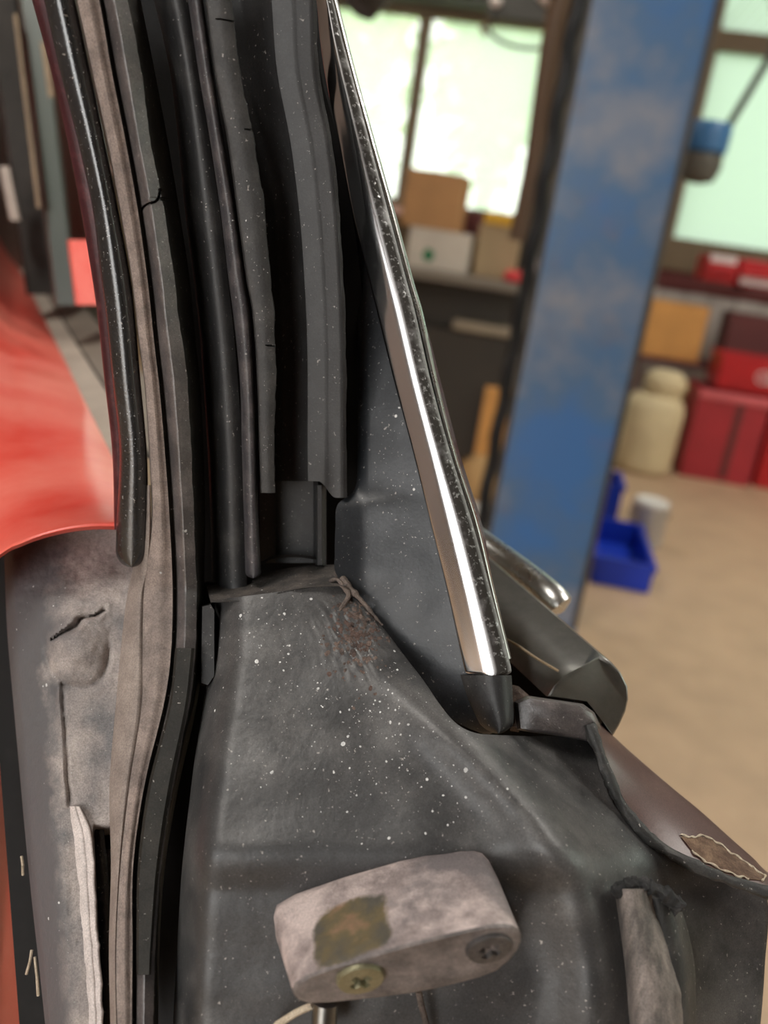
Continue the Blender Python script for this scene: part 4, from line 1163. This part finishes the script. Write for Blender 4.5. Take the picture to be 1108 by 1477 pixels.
ribbon('belt_trim', -2, 44, 'beige_trim', -0.002, 0.004, 'beige belt trim below the window')
ribbon('belt_rubber', 44, 50, 'frame_dark', 0.004, 0.005)
ribbon('belt_inner_trim', 50, 130, 'grey_trim', 0.006, 0.02, 'grey-brown inner belt trim')
# side window glass and its pillars (further back along the car)
def car_glass():
    mt, t, b = newmat('car_glass')
    n = noise_node(t, 3, 3, 0.5)
    t.links.new(ramp(t, n.outputs[0], [(0.35, lin((50, 60, 54))), (0.7, lin((80, 88, 80)))]).outputs[0], b.inputs['Base Color'])
    b.inputs['Roughness'].default_value = 0.35
    MATS['car_glass'] = mt
car_glass()
def bar(name, top, bot, wpx, mat, label=None, dep=0.02):
    (x0, y0, d0), (x1, y1, d1) = top, bot
    rows = []
    for k in range(9):
        q = k / 8
        x, y, d = x0 + (x1 - x0) * q, y0 + (y1 - y0) * q, d0 + (d1 - d0) * q
        rows.append([(x - wpx / 2, y, d + 0.008), (x - wpx * 0.4, y, d), (x + wpx * 0.4, y, d), (x + wpx / 2, y, d + 0.008)])
    return part(grid(name, rows, mat, car, dep), label)
rows = [[(-200, y, 2.6), (-20, y, 2.0), (60 + 0.17 * max(0, y), y, 1.25), (130 + 0.12 * max(0, y), y, 0.95)] for y in frange(-60, 600, 60)]
grid('side_window_glass', rows, 'car_glass', car, 0.006)
bar('window_pillar', (-6, -60, 1.15), (62, 425, 1.1), 48, 'frame_dark', 'dark window pillar')
bar('window_frame', (38, -60, 0.9), (96, 440, 0.9), 34, 'car_glass', 'grey-green window frame')
bar('worn_edge', (22, 20, 0.885), (56, 300, 0.885), 6, 'tan_wear', None, 0.006)
bar('worn_edge', (62, 60, 0.875), (74, 140, 0.875), 9, 'tan_wear', None, 0.006)
bar('window_mirror_edge', (6, 240, 1.05), (22, 318, 1.05), 16, 'beige_trim', None, 0.01)
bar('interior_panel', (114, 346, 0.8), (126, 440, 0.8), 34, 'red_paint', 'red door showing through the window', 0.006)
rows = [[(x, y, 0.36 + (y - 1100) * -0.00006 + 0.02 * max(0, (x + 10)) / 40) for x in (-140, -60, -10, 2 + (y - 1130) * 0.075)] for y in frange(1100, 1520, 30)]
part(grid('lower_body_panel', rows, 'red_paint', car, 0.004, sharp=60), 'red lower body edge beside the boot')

# ---- cowl chrome bar at the foot of the windscreen
endp = [(866, 944, .376), (882, 955, .374), (895, 970, .373), (905, 990, .373), (906, 1008, .373), (902, 1026, .372), (893, 1046, .371), (884, 1061, .370), (872, 1044, .368), (857, 1025, .366), (846, 1012, .365), (818, 1008, .364), (788, 1004, .364), (797, 990, .364), (812, 974, .366), (838, 960, .370)]
def shift(p, t):
    return (p[0] - 185 * t, p[1] - 168 * t, p[2] + 0.085 * t)
def shr(r, c, k): return [tuple(c[i] + (p[i] - c[i]) * (k if i < 2 else 1) for i in range(3)) for p in r]
cc = (850, 1005, .37)
rings = [[(x, y, d - 0.001) for x, y, d in shr(endp, cc, 0.90)], [(x, y, d - 0.0008) for x, y, d in shr(endp, cc, 0.97)], endp]
for t in (0.06, 0.15, 0.3, 0.5, 0.75, 1.0, 1.3):
    rings.append([shift(p, t) for p in shr(endp, cc, 1 - 0.12 * t)])
part(poly_loft('cowl_chrome_bar', rings, 'chrome_dull', car, sharp=28), 'dull chrome bar at the foot of the windscreen')
part(tube('cowl_seam', [P(*p) for p in spath([(716, 915, .378), (745, 930, .370), (775, 950, .364), (806, 968, .361)], 12)], 0.0006, 'tan_wear', bpy.data.objects['cowl_chrome_bar'], 6))
# second, further bar with bright rounded end
tp = spath([(640, 745, .52), (700, 790, .50), (752, 828, .48), (792, 860, .46), (812, 882, .455)], 24)
part(tube('wiper_spindle_cover', [P(*p) for p in tp], lambda s_: 0.0085 if s_ < 0.9 else 0.0085 * math.sqrt(max(0.03, 1 - ((s_ - 0.9) / 0.1) ** 2)), 'chrome', car, 16), 'rounded bright chrome cover behind the bar')
# grey rubber corner block and rust under the bar
blk = [(742, 1012, .352), (760, 1004, .351), (800, 1010, .349), (840, 1016, .349), (856, 1028, .350), (866, 1050, .352), (862, 1072, .354), (835, 1066, .351), (800, 1060, .348), (770, 1056, .347), (746, 1052, .349)]
cb_ = (800, 1038, .350)
rings = [[(x, y, d - 0.004) for x, y, d in shr(blk, cb_, 0.72)], [(x, y, d - 0.003) for x, y, d in shr(blk, cb_, 0.9)], blk, [(x, y, d + 0.012) for x, y, d in shr(blk, cb_, 1.03)], [(x, y, d + 0.03) for x, y, d in shr(blk, cb_, 1.0)]]
BLK = part(poly_loft('corner_rubber', rings, 'seal_ridge', car, sharp=45), 'grey rubber corner block under the chrome bar')
rk = [(728, 985, .357), (748, 990, .356), (764, 1004, .355), (760, 1036, .353), (748, 1056, .351), (736, 1054, .351), (734, 1020, .354)]
ck = (746, 1022, .354)
part(poly_loft('rusted_metal', [[(x, y, d - 0.002) for x, y, d in shr(rk, ck, 0.8)], rk, [(x, y, d + 0.02) for x, y, d in rk]], 'rusty', BLK), 'rusted metal showing in the joint')
# dark filler behind, between sail panel and bar
rows = [[(x, y, 0.40) for x in (640, 740, 800, 846)] for y in (950, 970, 1010, 1050, 1150)]
grid('cowl_back_sheet', rows, 'rubber_black', car, 0.004)

# ---- hood edge with bead and torn rusty paint
bead = [(856, 1040, .348), (868, 1074, .345), (884, 1118, .342), (906, 1162, .339), (938, 1201, .336), (985, 1234, .333), (1040, 1259, .330), (1120, 1285, .327), (1220, 1305, .324)]
edge = [(866, 1044, .372), (893, 1070, .368), (930, 1103, .364), (970, 1137, .360), (1010, 1170, .356), (1050, 1206, .352), (1084, 1236, .349), (1112, 1262, .346), (1220, 1340, .340)]
bs, es = spath(bead, 48), spath(edge, 48)
rows = [[lerp3(p, q, t / 10) for t in range(11)] for p, q in zip(bs, es)]
rows = [[(x, y, d - 0.0025 * math.sin(math.pi * t / 10)) for t, (x, y, d) in enumerate(r)] + [(r[-1][0] + 2, r[-1][1] + 1, r[-1][2] + 0.012)] for r in rows]
HOOD = part(grid('hood_panel', rows, 'hood', car, 0.003, sharp=60), 'dark brownish hood edge')
V, Fc = tube_pts([P(x - 6, y + 4, d - 0.001) for x, y, d in bs], lambda s_: 0.0023 + 0.0003 * math.sin(s_ * 30), 12)
for i, v_ in enumerate(V): V[i] = v_ + Vector((1, 1, 1)) * 0.0006 * pnoise(v_ * 300)
part(mesh_obj('sealing_bead', V, Fc, 'seal_dark', car), 'black sealing bead along the hood edge')
ty_ = [(982, 1206), (1000, 1208), (1012, 1206), (1030, 1212), (1050, 1226), (1070, 1240), (1088, 1252), (1104, 1262), (1100, 1270), (1080, 1268), (1050, 1258), (1020, 1243), (998, 1226)]
tb_ = bvh_of(HOOD)
def on_hood(x, y, lift):
    h = tb_.ray_cast(CAM, ray(x, y).normalized())
    if h[0] is None: return P(x, y, .34)
    return h[0] - ray(x, y).normalized() * lift
cxx, cyy = sum(p[0] for p in ty_) / len(ty_), sum(p[1] for p in ty_) / len(ty_)
n_ = len(ty_)
V = []
for k_ in (1.0, 0.75, 0.5, 0.25):
    V += [on_hood(cxx + (x - cxx) * k_, cyy + (y - cyy) * k_, 0.0007) for x, y in ty_]
V.append(on_hood(cxx, cyy, 0.0007))
Fc = [(r_ * n_ + i, r_ * n_ + (i + 1) % n_, (r_ + 1) * n_ + (i + 1) % n_, (r_ + 1) * n_ + i) for r_ in range(3) for i in range(n_)] + [(3 * n_ + i, 3 * n_ + (i + 1) % n_, 4 * n_) for i in range(n_)]
part(mesh_obj('rust_tear', V, Fc, 'rust_brown', HOOD), 'torn patch of bare rust on the hood edge')
for q, (a, b) in enumerate(((0, 4), (4, 8), (9, 12))):
    seg = (ty_ + ty_[:1])[a:b + 1]
    pts = spath([(x, y, 0) for x, y in seg], 36)
    tube('paint_flake_edge', [on_hood(x + 3 * pnoise(Vector((x * 0.07, y * 0.07, q))), y + 4 * pnoise(Vector((x * 0.09, y * 0.09, q + 5))), 0.0009) for x, y, z in pts], lambda s_: 0.00025 + 0.0003 * math.sin(s_ * 17 + q) ** 2, 'cream_edge', HOOD, 6)

# ---- torn rubber stub at the lower right
stt = [(1282, 888, 938), (1300, 889, 942), (1330, 893, 950), (1380, 899, 968), (1430, 904, 980), (1515, 912, 990)]
STB = strip('torn_seal_stub', stt, smooth_prof([(0, 9), (0.1, 2), (0.35, -1.5), (0.6, -1.0), (0.85, 3), (1, 9)], 18), ['boot_pale'], car, lambda y: 0.294 - 0.00003 * (y - 1280), 1282, 1515, 8, 0.014, jag=jagger(3, 0.03, 4.0))
STB.data.materials[0] = MATS['stub']
part(STB, 'torn grey rubber stub with a ragged black top')
st2 = [(1296, 930, 978), (1340, 938, 992), (1390, 950, 1002), (1440, 960, 1004), (1515, 968, 1006)]
strip('inner_fold', st2, smooth_prof([(0, 4), (0.3, 0), (0.7, 1.5), (1, 10)], 14), 'seal_dark', STB, lambda y: 0.303 - 0.00003 * (y - 1280), 1296, 1515, 8, 0.01)
for k in range(16):
    q = k / 15
    x, y = 893 + 84 * q, 1283 - 14 * math.sin(q * 2.2) + 34 * q * q
    c = P(x, y, 0.296 + 0.006 * q)
    bm = bmesh.new(); bmesh.ops.create_icosphere(bm, subdivisions=2, radius=0.0022 + 0.0009 * rnd.random())
    if k == 0: VV, FF = [], []
    o_ = len(VV)
    bm.verts.ensure_lookup_table()
    VV += [c + v_.co * (1 + 0.6 * pnoise(v_.co * 700 + Vector((k, 0, 0)))) for v_ in bm.verts]
    FF += [tuple(v_.index + o_ for v_ in f.verts) for f in bm.faces]
    bm.free()
mesh_obj('ragged_crust', VV, FF, 'crust', STB)['kind'] = 'stuff'
